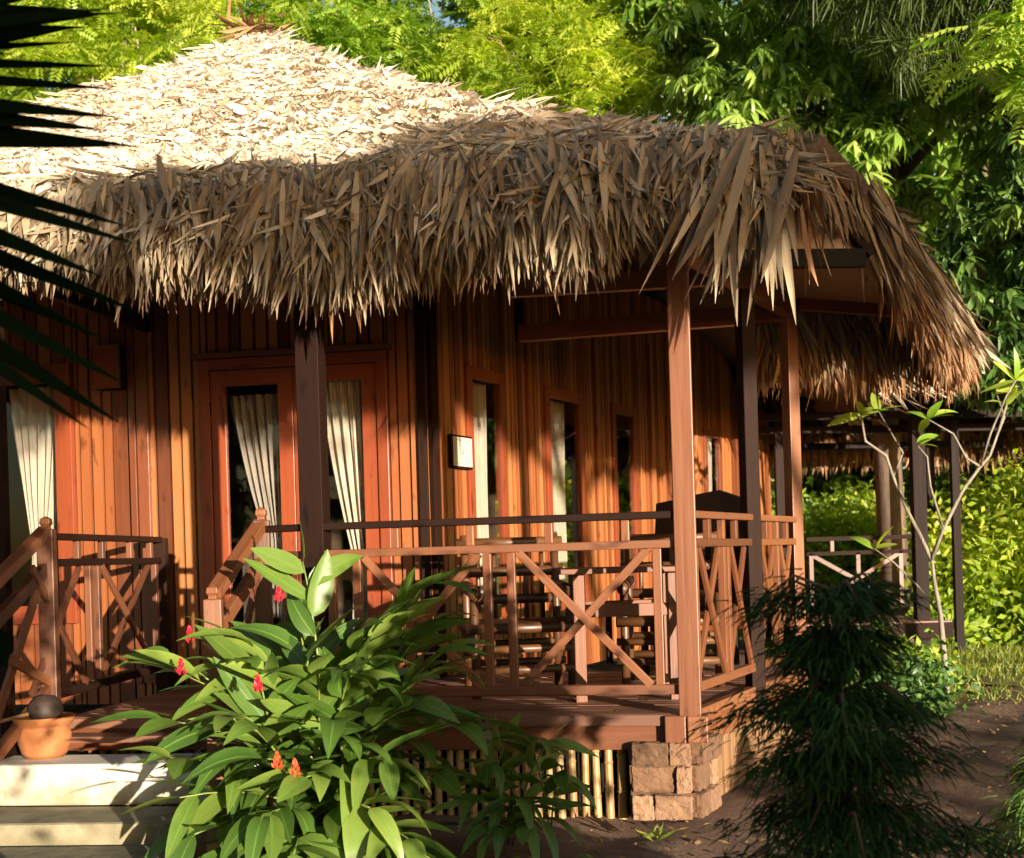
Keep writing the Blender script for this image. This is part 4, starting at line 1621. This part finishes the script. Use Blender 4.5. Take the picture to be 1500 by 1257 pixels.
def tree(name, base, trunk, blobs, tmpl, n, mat, bark, label, scale=(.8, 1.3), group='trees behind the bungalow', r0=.14, limbs=True, shell=.55, cat='tree'):
    """trunk = list of points from the base up; blobs = (cx,cy,cz, rx,ry,rz)"""
    t = thing(name, base, label, cat, group)
    m_ = MB()
    k = len(trunk)
    m_.tube(trunk, [r0 * (1 - .6 * i / (k - 1)) for i in range(k)], 10)
    top = Vector(trunk[-1])
    if limbs:
        for b in blobs:
            c = Vector(b[:3])
            s0 = Vector(trunk[max(1, k - 2)])
            st_ = s0.lerp(top, random.random())
            mid_ = st_.lerp(c, .5) + Vector((random.uniform(-.2, .2), random.uniform(-.2, .2), random.uniform(.0, .3)))
            m_.tube([st_, mid_, c], [r0 * .42, r0 * .26, r0 * .08], 7)
            for _ in range(3):
                e = c + Vector((random.uniform(-.8, .8) * b[3], random.uniform(-.8, .8) * b[4], random.uniform(-.5, .8) * b[5]))
                m_.tube([mid_.lerp(c, .5), e.lerp(c, .4) + Vector((0, 0, .1)), e], [r0 * .16, r0 * .10, r0 * .03], 5)
    m_.build('trunk', M[bark], t, smooth=True)
    vol = np.array([b[3] * b[4] + b[3] * b[5] for b in blobs])
    cnt = (n * vol / vol.sum()).astype(int)
    P_, T_ = [], []
    for b, c in zip(blobs, cnt):
        # branchlets: clump centres on a shaggy shell, leaves gathered round them
        nb_ = max(4, c // 9)
        dv = rdirs(nb_)
        rr = (shell + (1 - shell) * rng.random(nb_) ** .6) * (1 + rng.normal(size=nb_) * .10)
        cen = dv * rr[:, None] * np.array(b[3:6])
        pick = rng.integers(0, nb_, c)
        off_ = rng.normal(size=(c, 3)) * np.array([.16, .16, .10]) * (min(b[3:6]) / 1.0) ** .4
        pp = cen[pick] + off_ + np.array(b[:3])
        P_.append(pp)
        tt = dv[pick] * .8 + rdirs(c) * .8
        T_.append(tt)
    P_, T_ = np.concatenate(P_), np.concatenate(T_)
    nn = len(P_)
    N_ = np.tile([0, 0, 1.0], (nn, 1)) + rdirs(nn) * .55
    Z = np.cross(T_, rdirs(nn))
    T2 = T_.copy()
    T2[:, 2] *= .4
    sc = rng.uniform(scale[0], scale[1], nn)
    clump = .5 + .5 * np.sin(P_[:, 0] * 2.3 + P_[:, 2] * 3.1 + P_[:, 1])
    rnd = np.clip(rng.random(nn) * .65 + .3 * clump, 0, 1)
    scatter('crown', tmpl, P_, frames(T2, N_), sc, rnd, M[mat], t, True)
    return t


# yellow-green feathery trees behind the roof
tree('acacia_tree', (-5.2, 16.5, 0), [(-5.2, 16.5, 0), (-5.0, 16.4, 3), (-5.1, 16.5, 6)],
     [(-5.6, 15.8, 7.0, 1.5, 1.2, 1.2), (-4.2, 16, 7.8, 1.5, 1.2, 1.2), (-6.4, 16, 8.6, 1.6, 1.2, 1.2), (-3.6, 16, 6.6, 1.2, 1, .9), (-6.6, 15.6, 5.6, 1.2, 1, 1.2), (-4.8, 16.2, 9.3, 1.5, 1.2, 1)],
     W_PIN, 2700, 'yellow', 'barkgrey', 'pale yellow-green feathery tree rising behind the left slope of the thatch', scale=(.5, .9))
tree('acacia_tree', (-1.9, 18, 0), [(-1.9, 18, 0), (-2.0, 17.9, 3.5), (-1.8, 17.8, 6.5)],
     [(-2.6, 17, 7.8, 1.5, 1.2, 1.2), (-1.2, 17, 7.4, 1.5, 1.2, 1.1), (-2.2, 17.2, 9.4, 1.7, 1.2, 1.2), (-.4, 17, 8.6, 1.3, 1, 1.1), (-.2, 16.6, 7.0, 1.1, 1, .9), (-3.3, 16.8, 6.9, 1.2, 1, .9)],
     W_PIN, 2700, 'brightleaf', 'barkgrey', 'yellow-green feathery tree right behind the thatch peak', scale=(.5, .9))
tree('acacia_tree', (.7, 16, 0), [(.7, 16, 0), (.6, 16, 3.5), (.7, 15.8, 6)],
     [(.5, 15.2, 7.3, 1.1, 1, .9), (1.1, 15.2, 6.9, .9, .9, .7), (-.2, 15.4, 6.6, 1, .9, .8), (.9, 15.4, 8.3, 1, .9, .8)],
     W_PIN, 1300, 'yellow', 'bark', 'small yellow-tipped tree above the middle of the thatch, left of the slim trunk', scale=(.5, .9))
# slim grey trunk and a dark crown
tree('forest_tree', (2.05, 20, 0), [(2.05, 20, 0), (1.95, 20, 4), (1.9, 20, 8), (1.75, 20, 12)],
     [(2.6, 20.6, 9.5, 2.0, 1.4, 1.6), (1.0, 21, 11, 2.0, 1.4, 1.4), (3.2, 20.4, 7.6, 1.5, 1.2, 1.2), (2.0, 21.2, 7.4, 1.4, 1, 1.1)],
     W_BROAD, 1300, 'darkleaf', 'barkgrey', 'tall dark tree with a slim grey trunk above the ridge', r0=.16)
# mango-like trees to the right
tree('mango_tree', (4.85, 15.5, 0), [(4.85, 15.5, 0), (4.75, 15.5, 3), (4.8, 15.4, 5.2), (4.9, 15.3, 7)],
     [(3.3, 14.4, 6.6, 1.2, 1, .9), (4.4, 14.0, 7.6, 1.4, 1, 1.0), (2.9, 14.6, 7.9, 1.2, 1, .9), (3.6, 14.8, 9.0, 1.5, 1.1, .9), (5.2, 14.4, 8.4, 1.3, 1, .9), (4.2, 14.2, 5.7, .9, .8, .7), (5.9, 14.6, 6.9, 1.0, .9, .9), (3.0, 14.2, 5.7, .9, .8, .6)],
     W_MANGO, 2800, 'mango', 'bark', 'mango-like tree with a brown trunk and sunlit drooping leaf clusters right of the roof', r0=.20)
tree('mango_tree', (6.7, 14, 0), [(6.7, 14, 0), (6.6, 14, 2.5), (6.5, 14, 4.6)],
     [(5.9, 13, 5.0, .9, .9, .9), (6.6, 13, 4.3, 1, .9, .8), (6.2, 13.2, 6.3, 1.0, .9, .8), (5.4, 13.4, 4.2, .8, .8, .8), (6.8, 13.3, 5.8, 1, .9, .9), (5.6, 13.2, 3.4, .7, .7, .6)],
     W_MANGO, 2000, 'darkleaf', 'bark', 'dark glossy tree with a few sunlit sprays beyond the right eave')
tree('acacia_tree', (7.0, 9.4, 0), [(7.0, 9.4, 0), (6.9, 9.4, 2.5), (6.6, 9.3, 5.0)],
     [(4.05, 9.0, 5.15, .55, .5, .55), (4.3, 9.0, 4.65, .45, .45, .35), (4.5, 9.1, 5.5, .6, .5, .5), (4.9, 9.2, 5.1, .6, .5, .5)],
     W_PIN, 260, 'brightleaf', 'barkdark', 'bright yellow-green tree whose twigs enter at the top right corner', scale=(.6, .9), r0=.08)
tree('weeping_tree', (7.8, 13, 0), [(7.8, 13, 0), (7.5, 13, 4), (6.4, 12.8, 7.9)],
     [(4.4, 12.2, 6.9, .9, .7, .8), (5.1, 12.2, 6.7, .8, .7, .7), (3.8, 12.4, 7.4, .8, .7, .6), (5.0, 12.3, 7.6, 1, .8, .7)],
     W_NARROW, 900, 'olive', 'bark', 'dark weeping tree with fine hanging leaves at the upper right')
# the wood behind, each tree one can tell apart
rb = random.Random(21)
for i, (x, y) in enumerate([(-13, 25), (-9.3, 26), (-6.2, 24.5), (-2.6, 26.5), (.6, 25), (3.4, 26), (6.3, 24), (8.8, 26), (11.6, 23), (14.8, 26), (18.5, 24), (10.2, 18.2), (13.4, 18), (7.8, 20.5), (4.6, 22.5)]):
    hh = rb.uniform(10.5, 13.5)
    bl_ = []
    for k in range(9):
        zc = 1.2 + (hh - 1.6) * (k + .5) / 9
        bl_.append((x + rb.uniform(-1.2, 1.2), y + rb.uniform(-1, .6), zc, rb.uniform(1.5, 2.3), rb.uniform(1.2, 1.8), rb.uniform(.9, 1.4)))
    side = ['left', 'middle', 'right'][0 if x < -3 else (1 if x < 5 else 2)]
    tree('forest_tree', (x, y, 0), [(x, y, 0), (x + .2, y, hh * .4), (x, y, hh * .8)], bl_, W_BROAD if i % 3 else W_MANGO, 2300, 'darkleaf' if i % 2 == 0 else 'mango', 'bark',
         'tall dense green tree in the wood behind everything', scale=(1.3, 2.1), group='tall trees of the wood', r0=.2)

# hedge and bushes to the right
hb = [(5.6, 15.6, .7, .6, .6, .8), (6.4, 15.4, .9, .8, .6, 1.0), (7.3, 15.3, .9, .8, .7, 1.0), (6.8, 15.8, 1.6, .9, .6, .6), (8.3, 15.3, 1.0, .9, .7, 1.1), (5.9, 15.7, 1.5, .5, .5, .4)]
tree('hedge_bush', (6.6, 15.6, 0), [(6.6, 15.6, 0), (6.6, 15.6, .8)], hb, W_SMALL, 2300, 'yellow', 'bark', 'bright yellow-green creeper-covered bush beside the lawn at the right edge', group='garden bushes', r0=.05, cat='bush', shell=.7)
for i, (x, y, w_, h_, mt, lb) in enumerate([
        (4.0, 19.3, 1.1, 1.25, 'yellow', 'sunlit bush seen beyond the far porch, left of its dark posts'),
        (5.6, 19.6, 1.2, 1.35, 'yellow', 'sunlit bush seen through the far porch, behind its dark posts'),
        (2.6, 20.0, 1.2, 1.3, 'mango', 'green bush beside the side wall, beyond the right rear post'),
        (7.6, 18.5, 1.2, 1.3, 'brightleaf', 'green bush behind the palm at the right edge')]):
    tree('garden_bush', (x, y, 0), [(x, y, 0), (x, y, .6)],
         [(x, y, h_ * .55, w_, .7, h_ * .55), (x - .5 * w_, y + .1, h_ * .5, w_ * .6, .6, h_ * .5), (x + .5 * w_, y, h_ * .6, w_ * .6, .6, h_ * .6), (x, y, h_ * 1.1, w_ * .7, .6, h_ * .6)],
         W_SMALL, 900, mt, 'bark', lb, group='garden bushes', r0=.04, cat='bush', shell=.6)
# low plants in the shade at the foot of the far porch
for i, (x, y, mt, lb) in enumerate([(3.15, 10.9, 'brightleaf', 'low leafy plant in dappled light left of the bare frangipani stem'),
                                    (2.75, 9.6, 'darkleaf', 'dark low plant beside the porch skirt, behind the feathery shrub')]):
    tree('low_plant', (x, y, 0), [(x, y, 0), (x, y, .15)], [(x, y, .22, .45, .4, .2), (x + .35, y + .1, .18, .3, .3, .16)], W_SMALL, 190, mt, 'bark', lb, scale=(.6, .9), group='low plants by the path', r0=.012, cat='plant')
# young palm beyond
pm_ = thing('palm', (7.1, 17.2, 0), 'young palm with pale arching fronds beside the hedge at the right edge', 'palm')
m_ = MB()
m_.tube([(7.1, 17.2, 0), (7.1, 17.2, 1.0)], [.14, .10], 10)
m_.build('trunk', M['bark'], pm_, smooth=True)
for k in range(13):
    a = k * 2.4
    ux, uy = math.cos(a), math.sin(a)
    r_ = random.uniform(1.0, 1.5)
    p0 = np.array([7.1, 17.2, 1.0])
    p1 = p0 + np.array([ux * r_, uy * r_ * .7, random.uniform(.35, 1.4)])
    mid = (p0 + p1) / 2 + np.array([0, 0, .5])
    m_ = MB()
    m_.tube([tuple((1 - q) ** 2 * p0 + 2 * q * (1 - q) * mid + q * q * p1) for q in np.linspace(0, 1, 8)], [.02 * (1 - .8 * q) for q in np.linspace(0, 1, 8)], 5)
    m_.build('stalk', M['stem'], pm_, smooth=True)
    Pq, Tq, Sq = [], [], []
    for q in np.linspace(.2, 1, 26):
        c = (1 - q) ** 2 * p0 + 2 * q * (1 - q) * mid + q * q * p1
        tg = 2 * (1 - q) * (mid - p0) + 2 * q * (p1 - mid)
        tg /= np.linalg.norm(tg)
        hz = np.array([tg[1], -tg[0], 0])
        hz /= np.linalg.norm(hz) + 1e-6
        for sd in (-1, 1):
            Pq.append(c)
            Tq.append(tg * .7 + hz * sd + np.array([0, 0, -.25]))
            Sq.append((.45 * (1.1 - .6 * q), .035, .3))
    scatter('frond', PLF, np.array(Pq), frames(np.array(Tq), np.tile([0, 0, 1.], (len(Pq), 1))), np.array(Sq), rng.random(len(Pq)), M['brightleaf'], pm_)

# bare pale frangipani
fg = thing('frangipani', (3.58, 10.2, 0), 'bare pale-barked frangipani with few leaves beside the path at right', 'tree')
m_ = MB()
y_ = 10.2
br = [[(3.58, y_, 0), (3.56, y_, .4), (3.54, y_, .74), (3.50, y_, 1.0), (3.48, y_, 1.2)],
      [(3.48, y_, 1.2), (3.40, y_ + .05, 1.42), (3.33, y_ + .1, 1.60), (3.22, y_ + .12, 1.90), (3.16, y_ + .1, 2.08), (2.96, y_, 2.20), (2.93, y_, 2.42)],
      [(3.22, y_ + .12, 1.90), (3.30, y_ + .1, 2.1), (3.14, y_ + .2, 2.46)],
      [(3.48, y_, 1.2), (3.55, y_ - .1, 1.45), (3.70, y_ - .15, 1.76), (3.85, y_ - .15, 1.95), (3.95, y_ - .1, 2.04), (4.02, y_ - .1, 2.22), (4.10, y_ - .1, 2.45)],
      [(3.85, y_ - .15, 1.95), (3.88, y_ - .3, 2.2), (4.0, y_ - .35, 2.50), (4.08, y_ - .35, 2.62)],
      [(3.85, y_ - .15, 1.95), (3.72, y_ - .2, 2.02), (3.62, y_ - .2, 2.22), (3.40, y_ - .25, 2.34)],
      [(3.55, y_ - .1, 1.45), (3.42, y_ - .2, 1.8), (3.40, y_ - .2, 2.04), (3.32, y_ - .2, 2.14)],
      [(3.54, y_, .74), (3.42, y_ + .2, .98), (3.26, y_ + .3, 1.18), (3.10, y_ + .3, 1.3)],
      [(4.02, y_ - .1, 2.22), (4.12, y_, 2.36), (4.06, y_, 2.56)]]
for i, b in enumerate(br):
    r0 = .028 if i == 0 else (.018 if i in (1, 3) else .011)
    m_.tube(b, [r0 * (1 - .5 * k / (len(b) - 1)) for k in range(len(b))], 8)
m_.build('trunk', M['barkpale'], fg, smooth=True)
Pq, Tq, Sq = [], [], []
for b, k in ((br[1], 3), (br[2], 4), (br[3], 4), (br[4], 7), (br[5], 5), (br[6], 4), (br[8], 4), (br[7], 3)):
    e = np.array(b[-1])
    for j in range(k):
        Pq.append(e)
        a = random.random() * 6.28
        Tq.append((math.cos(a), math.sin(a) * .6, random.uniform(-.2, 1.1)))
        Sq.append((random.uniform(.16, .30), random.uniform(.05, .08), .2))
scatter('foliage', GL, np.array(Pq), frames(np.array(Tq), rdirs(len(Pq)) * .5 + np.array([0, -.5, .8])), np.array(Sq), rng.uniform(.4, 1, len(Pq)), M['brightleaf'], fg)

# ================================================================ SECOND BUNGALOW'S PORCH
hp = thing('porch', (4.3, 15.5, 0), 'dark open thatched porch of the next bungalow, seen beyond the right rear post', 'porch')


def opart(name, mat, fn, bevel=0.0, parent=hp):
    mb = MB()
    fn(mb)
    return mb.build(name, M[mat], parent, bevel)


X0, X1, Y0, Y1 = 2.95, 6.3, 13.2, 16.8
opart('deck', 'deck', lambda m: [m.bar((X0 + .3, Y0 + .9 + k * .15, .42), (5.0, Y0 + .9 + k * .15, .42), .14, .05) for k in range(18)])
opart('fascia', 'darkshadepost', lambda m: m.bar((X0 + .3, Y0 + .82, .34), (5.0, Y0 + .82, .34), .04, .18))
for x, y, w_ in ((3.30, 15.0, .12), (4.78, 14.4, .15), (5.47, 16.0, .10), (5.25, 14.5, .09), (3.4, 16.6, .12)):
    opart('porch_post', 'darkwood', lambda m: m.post(x, y, 0, 3.2, w_))
rl = opart('railing', 'darkshadepost', lambda m: m.bar((3.45, 14.4, 1.42), (4.75, 14.4, 1.42), .05, .05))
for z in (1.25, .62):
    opart('rail', 'darkshadepost', lambda m: m.bar((3.45, 14.4, z), (4.75, 14.4, z), .04, .045), 0, rl)
for x in (3.5, 4.05, 4.55):
    opart('baluster', 'rail', lambda m: m.bar((x, 14.4, .64), (x, 14.4, 1.25), .045, .04), 0, rl)
for x in (3.75, 4.25):
    opart('baluster', 'rail', lambda m: m.bar((x, 14.4, 1.27), (x, 14.4, 1.4), .04, .04), 0, rl)
for a, b in ((1.23, .64), (.64, 1.23)):
    opart('brace', 'rail', lambda m: m.bar((3.52, 14.39 + .02 * (a > 1), a), (4.53, 14.39 + .02 * (a > 1), b), .02, .045), 0, rl)
# roof sloping from a high near edge down to the far eave
opart('roof', 'black', lambda m: m.prism([(X0 - .2, Y0, 3.72), (X1 + .6, Y0, 3.72), (X1 + .6, Y1 + .5, 2.93), (X0 - .2, Y1 + .5, 2.93)], (0, 0, .05)))
for k in range(6):
    yk = Y0 + .2 + k * .72
    opart('purlin', 'darkwood', lambda m: m.bar((X0, yk, 3.66 - .188 * (yk - Y0)), (X1 + .5, yk, 3.66 - .188 * (yk - Y0) - .02), .06, .07))
for k in range(6):
    xk = X0 + .2 + k * .66
    opart('rafter', 'darkshadepost', lambda m: m.bar((xk, Y0 + .1, 3.60), (xk + .1, Y1 + .4, 2.88), .06, .07))
for z, y in ((2.72, 14.4), (2.62, 15.0), (2.55, 16.6)):
    opart('beam', 'darkwood', lambda m: m.bar((X0, y, z + .15), (X1 + .3, y, z + .10), .08, .09))
opart('beam', 'darkshadepost', lambda m: m.bar((5.3, 13.4, 3.15), (6.6, 15.6, 2.75), .09, .10))
nh = 900
hu = rng.random(nh)
scatter('fringe', BL, np.stack([X0 - .2 + (X1 + .7 - X0) * hu, Y1 + .45 + rng.normal(size=nh) * .04, 2.95 + rng.normal(size=nh) * .05], 1),
        frames(np.stack([rng.normal(size=nh) * .2, rng.normal(size=nh) * .1, -np.ones(nh)], 1), np.tile([0, -1., .2], (nh, 1)) + rdirs(nh) * .6),
        np.stack([rng.uniform(.35, .62, nh), rng.uniform(.03, .06, nh), rng.uniform(.1, .4, nh)], 1), rng.beta(1.6, 2.2, nh), M['thatchdark'], hp)
nh = 600
hu = rng.random(nh)
scatter('fringe', BL, np.stack([X1 + .6 + rng.normal(size=nh) * .05, Y0 + (Y1 + .5 - Y0) * hu, 3.72 - .79 * hu + rng.normal(size=nh) * .05], 1),
        frames(np.stack([.2 + rng.normal(size=nh) * .15, rng.normal(size=nh) * .2, -np.ones(nh)], 1), np.tile([1., -.4, .2], (nh, 1)) + rdirs(nh) * .6),
        np.stack([rng.uniform(.4, .7, nh), rng.uniform(.03, .06, nh), rng.uniform(.1, .4, nh)], 1), rng.beta(1.6, 2.2, nh), M['thatchdark'], hp)

# ================================================================ GROUND COVER
ng = 34000
gx = 3.2 + rng.random(ng) ** .9 * 8
gy = 9.6 + rng.random(ng) ** .8 * 9
kp = (gy > 11.6) | (np.sin(gx * 2.1) * np.sin(gy * 3.3 + gx) + rng.random(ng) * 1.2 > .75)
gx, gy = gx[kp], gy[kp]
ng = len(gx)
gp_ = np.stack([gx, gy, np.where(gy > 11.6, .028, .0)], 1)
gt = np.stack([rng.normal(size=ng) * .5, rng.normal(size=ng) * .5, np.ones(ng)], 1)
g_ = scatter('grass', NL, gp_, frames(gt, rdirs(ng)), np.stack([rng.uniform(.05, .12, ng), rng.uniform(.008, .014, ng), np.full(ng, .08)], 1), rng.random(ng), M['grass'])
tag(g_, 'short sunlit grass on the lawn at right', 'grass', kind='stuff')
nl = 1500
lx = rng.uniform(-1.9, 5.5, nl)
ly = rng.uniform(4.2, 12, nl)
ok = ~((lx < .9 + .5 * (ly - 6.15)) & (ly > 6.0)) & ~((lx < -1.2) & (ly > 4.9))
lx, ly = lx[ok], ly[ok]
nl = len(lx)
o = scatter('fallen_leaves', SL, np.stack([lx, ly, np.full(nl, .012)], 1), frames(np.concatenate([rdirs(nl)[:, :2], rng.normal(size=(nl, 1)) * .15], 1), np.tile([0, 0, 1.], (nl, 1)) + rdirs(nl) * .3),
            np.stack([rng.uniform(.02, .07, nl), rng.uniform(.01, .03, nl), np.full(nl, .03)], 1), rng.random(nl), M['litter'])
tag(o, 'small fallen leaves and bits scattered on the bare earth', 'leaves', kind='stuff')
npb = 700
px_, py_ = rng.uniform(-1.9, 5.0, npb), rng.uniform(4.2, 10.5, npb)
ok = ~((px_ < .9 + .5 * (py_ - 6.15)) & (py_ > 6.0)) & ~((px_ < -1.2) & (py_ > 4.9))
px_, py_ = px_[ok], py_[ok]
npb = len(px_)
ico = [(np.array([(math.cos(a) * r_, math.sin(a) * r_, z) for z, r_ in ((-.4, .7), (.15, 1.0), (.6, .55)) for a in np.arange(6) * 1.0472], float) + rng.normal(size=(18, 3)) * .1,
        np.array([(k * 6 + i, k * 6 + (i + 1) % 6, k * 6 + 6 + (i + 1) % 6, k * 6 + 6 + i) for k in range(2) for i in range(6)] + [(12, 13, 14, 15), (12, 15, 16, 17)]), np.zeros((18, 3))) for _ in range(4)]
ps = rng.uniform(.006, .02, npb) * rng.uniform(.5, 1.3, npb)
o = scatter('pebbles', ico, np.stack([px_, py_, np.full(npb, -.004)], 1), frames(rdirs(npb) * np.array([1, 1, .1]), np.tile([0, 0, 1.], (npb, 1))), ps, rng.random(npb), M['stone'])
tag(o, 'small pebbles and clods on the bare earth', 'pebbles', kind='stuff')
# little weeds in front of the bamboo skirt
for i, (x, y, s_, lb) in enumerate([(.62, 5.72, .10, 'tiny seedling at the foot of the stone pier'), (-.02, 5.25, .07, 'tiny weed on bare earth in front of the low ginger'),
                                    (.30, 5.35, .05, 'smallest weed between the low ginger and the feathery shrub'), (-1.32, 5.12, .09, 'weed tuft at the foot of the big ginger clump')]):
    k = 12
    o = scatter('weed', SL, np.tile([x, y, .0], (k, 1)) + rng.normal(size=(k, 3)) * np.array([.02, .02, .002]), frames(rdirs(k) * np.array([1, 1, .4]) + np.array([0, 0, .7]), rdirs(k) + np.array([0, 0, 1])),
                np.stack([rng.uniform(.6, 1.1, k) * s_, rng.uniform(.2, .35, k) * s_, np.full(k, s_ * .5)], 1), rng.random(k), M['grass'])
    tag(o, lb, 'weed', 'weeds on the bare earth')

# ================================================================ TREES BEHIND THE PHOTOGRAPHER (they throw the shade; the bushes are added for it)
tree('shade_tree', (10.6, -7.0, 0), [(10.6, -7, 0), (10.3, -6.8, 2.6), (9.0, -6.4, 4.5)],
     [(9.5, -6, 5.1, 1.7, 1, 1.2), (7.8, -6, 4.7, 1.5, 1, .82), (6.5, -6, 4.55, 1.3, 1, .68), (5.3, -6, 4.45, .9, .9, .52)],
     W_BROAD, 2600, 'darkleaf', 'bark', 'spreading tree behind the photographer that shades the eave', group='trees behind the photographer', shell=.1)
tree('added_shade_bush', (2.3, 1.2, 0), [(2.3, 1.2, 0), (2.3, 1.2, .8)], [(2.3, 1.2, .8, .30, .4, .75), (2.3, 1.2, 1.3, .28, .4, .5)], W_SMALL, 700, 'darkleaf', 'bark', 'unseen bush added right of the camera to shade the feathery shrub', group='trees behind the photographer', shell=.1, r0=.03, cat='bush')  # out of view, added to keep sun off the feathery shrub
tree('added_shade_bush', (1.05, -1.3, 0), [(1.05, -1.3, 0), (1.05, -1.3, 1.2)], [(1.05, -1.3, 1.7, .34, .3, .45), (1.05, -1.3, 2.4, .36, .3, .45), (1.05, -1.3, 3.0, .36, .3, .4)], W_SMALL, 900, 'darkleaf', 'bark',
     'unseen tall slim bush added behind the camera to shade the palm', group='trees behind the photographer', shell=.1, r0=.03, cat='bush')  # added out of view, only to shade the palm
for i, (x, y) in enumerate(((-14, -13), (-10.5, -14), (-7.2, -12.5), (-4.2, -13.5), (-1.4, -12.5), (1.2, -14.5))):
    tree('forest_tree', (x, y, 0), [(x, y, 0), (x, y, 3), (x, y, 6)], [(x + rb.uniform(-.6, .6), y, 1.2 + 1.3 * k, 1.9, 1.2, 1.1) for k in range(6)], W_BROAD, 900, 'darkleaf', 'bark',
         'dense tree in the row behind the photographer', scale=(1.4, 2.2), group='tree row behind the photographer', r0=.16)
for i in range(12):
    x, y = .6 + i * 1.25, 22.2 + rb.uniform(-.4, .4)
    tree('garden_bush', (x, y, 0), [(x, y, 0), (x, y, .6)], [(x, y, .8, 1.0, .6, .9), (x + .5, y, 1.6, .8, .6, .7)], W_SMALL, 420, 'mango' if i % 2 else 'brightleaf', 'bark',
         'leafy bush in the row along the edge of the wood', scale=(1.2, 1.9), group='bushes along the edge of the wood', r0=.04, cat='bush')
for i, (x, y, lb) in enumerate(((14.2, 14.2, 'bright bush beyond the right edge, mirrored in the side windows'), (16.2, 15.6, 'bright bush farther out beyond the right edge'), (13.6, 11.5, 'bright bush nearest the path beyond the right edge'))):
    tree('garden_bush', (x, y, 0), [(x, y, 0), (x, y, .6)], [(x, y, .8, 1.1, .9, .9), (x + .4, y, 1.6, .8, .7, .7), (x - .6, y, .7, .8, .7, .7)], W_SMALL, 800, 'brightleaf', 'bark', lb, scale=(1, 1.5), group='garden bushes', r0=.04, cat='bush')
for i, x in enumerate((9.2, 10.3, 11.5)):  # low hedge added out of view to throw shade over the right-hand ground
    tree('added_shade_bush', (x, -6.3, 0), [(x, -6.3, 0), (x, -6.3, .8)], [(x, -6.3, .55, .75, .6, .5), (x, -6.3, .95 + .08 * i, .6, .6, .35)], W_SMALL, 420, 'darkleaf', 'bark', 'unseen hedge bush added behind the camera to shade the path', scale=(1.1, 1.7),
         group='unseen hedge added to shade the path', shell=.1, r0=.03, cat='bush')
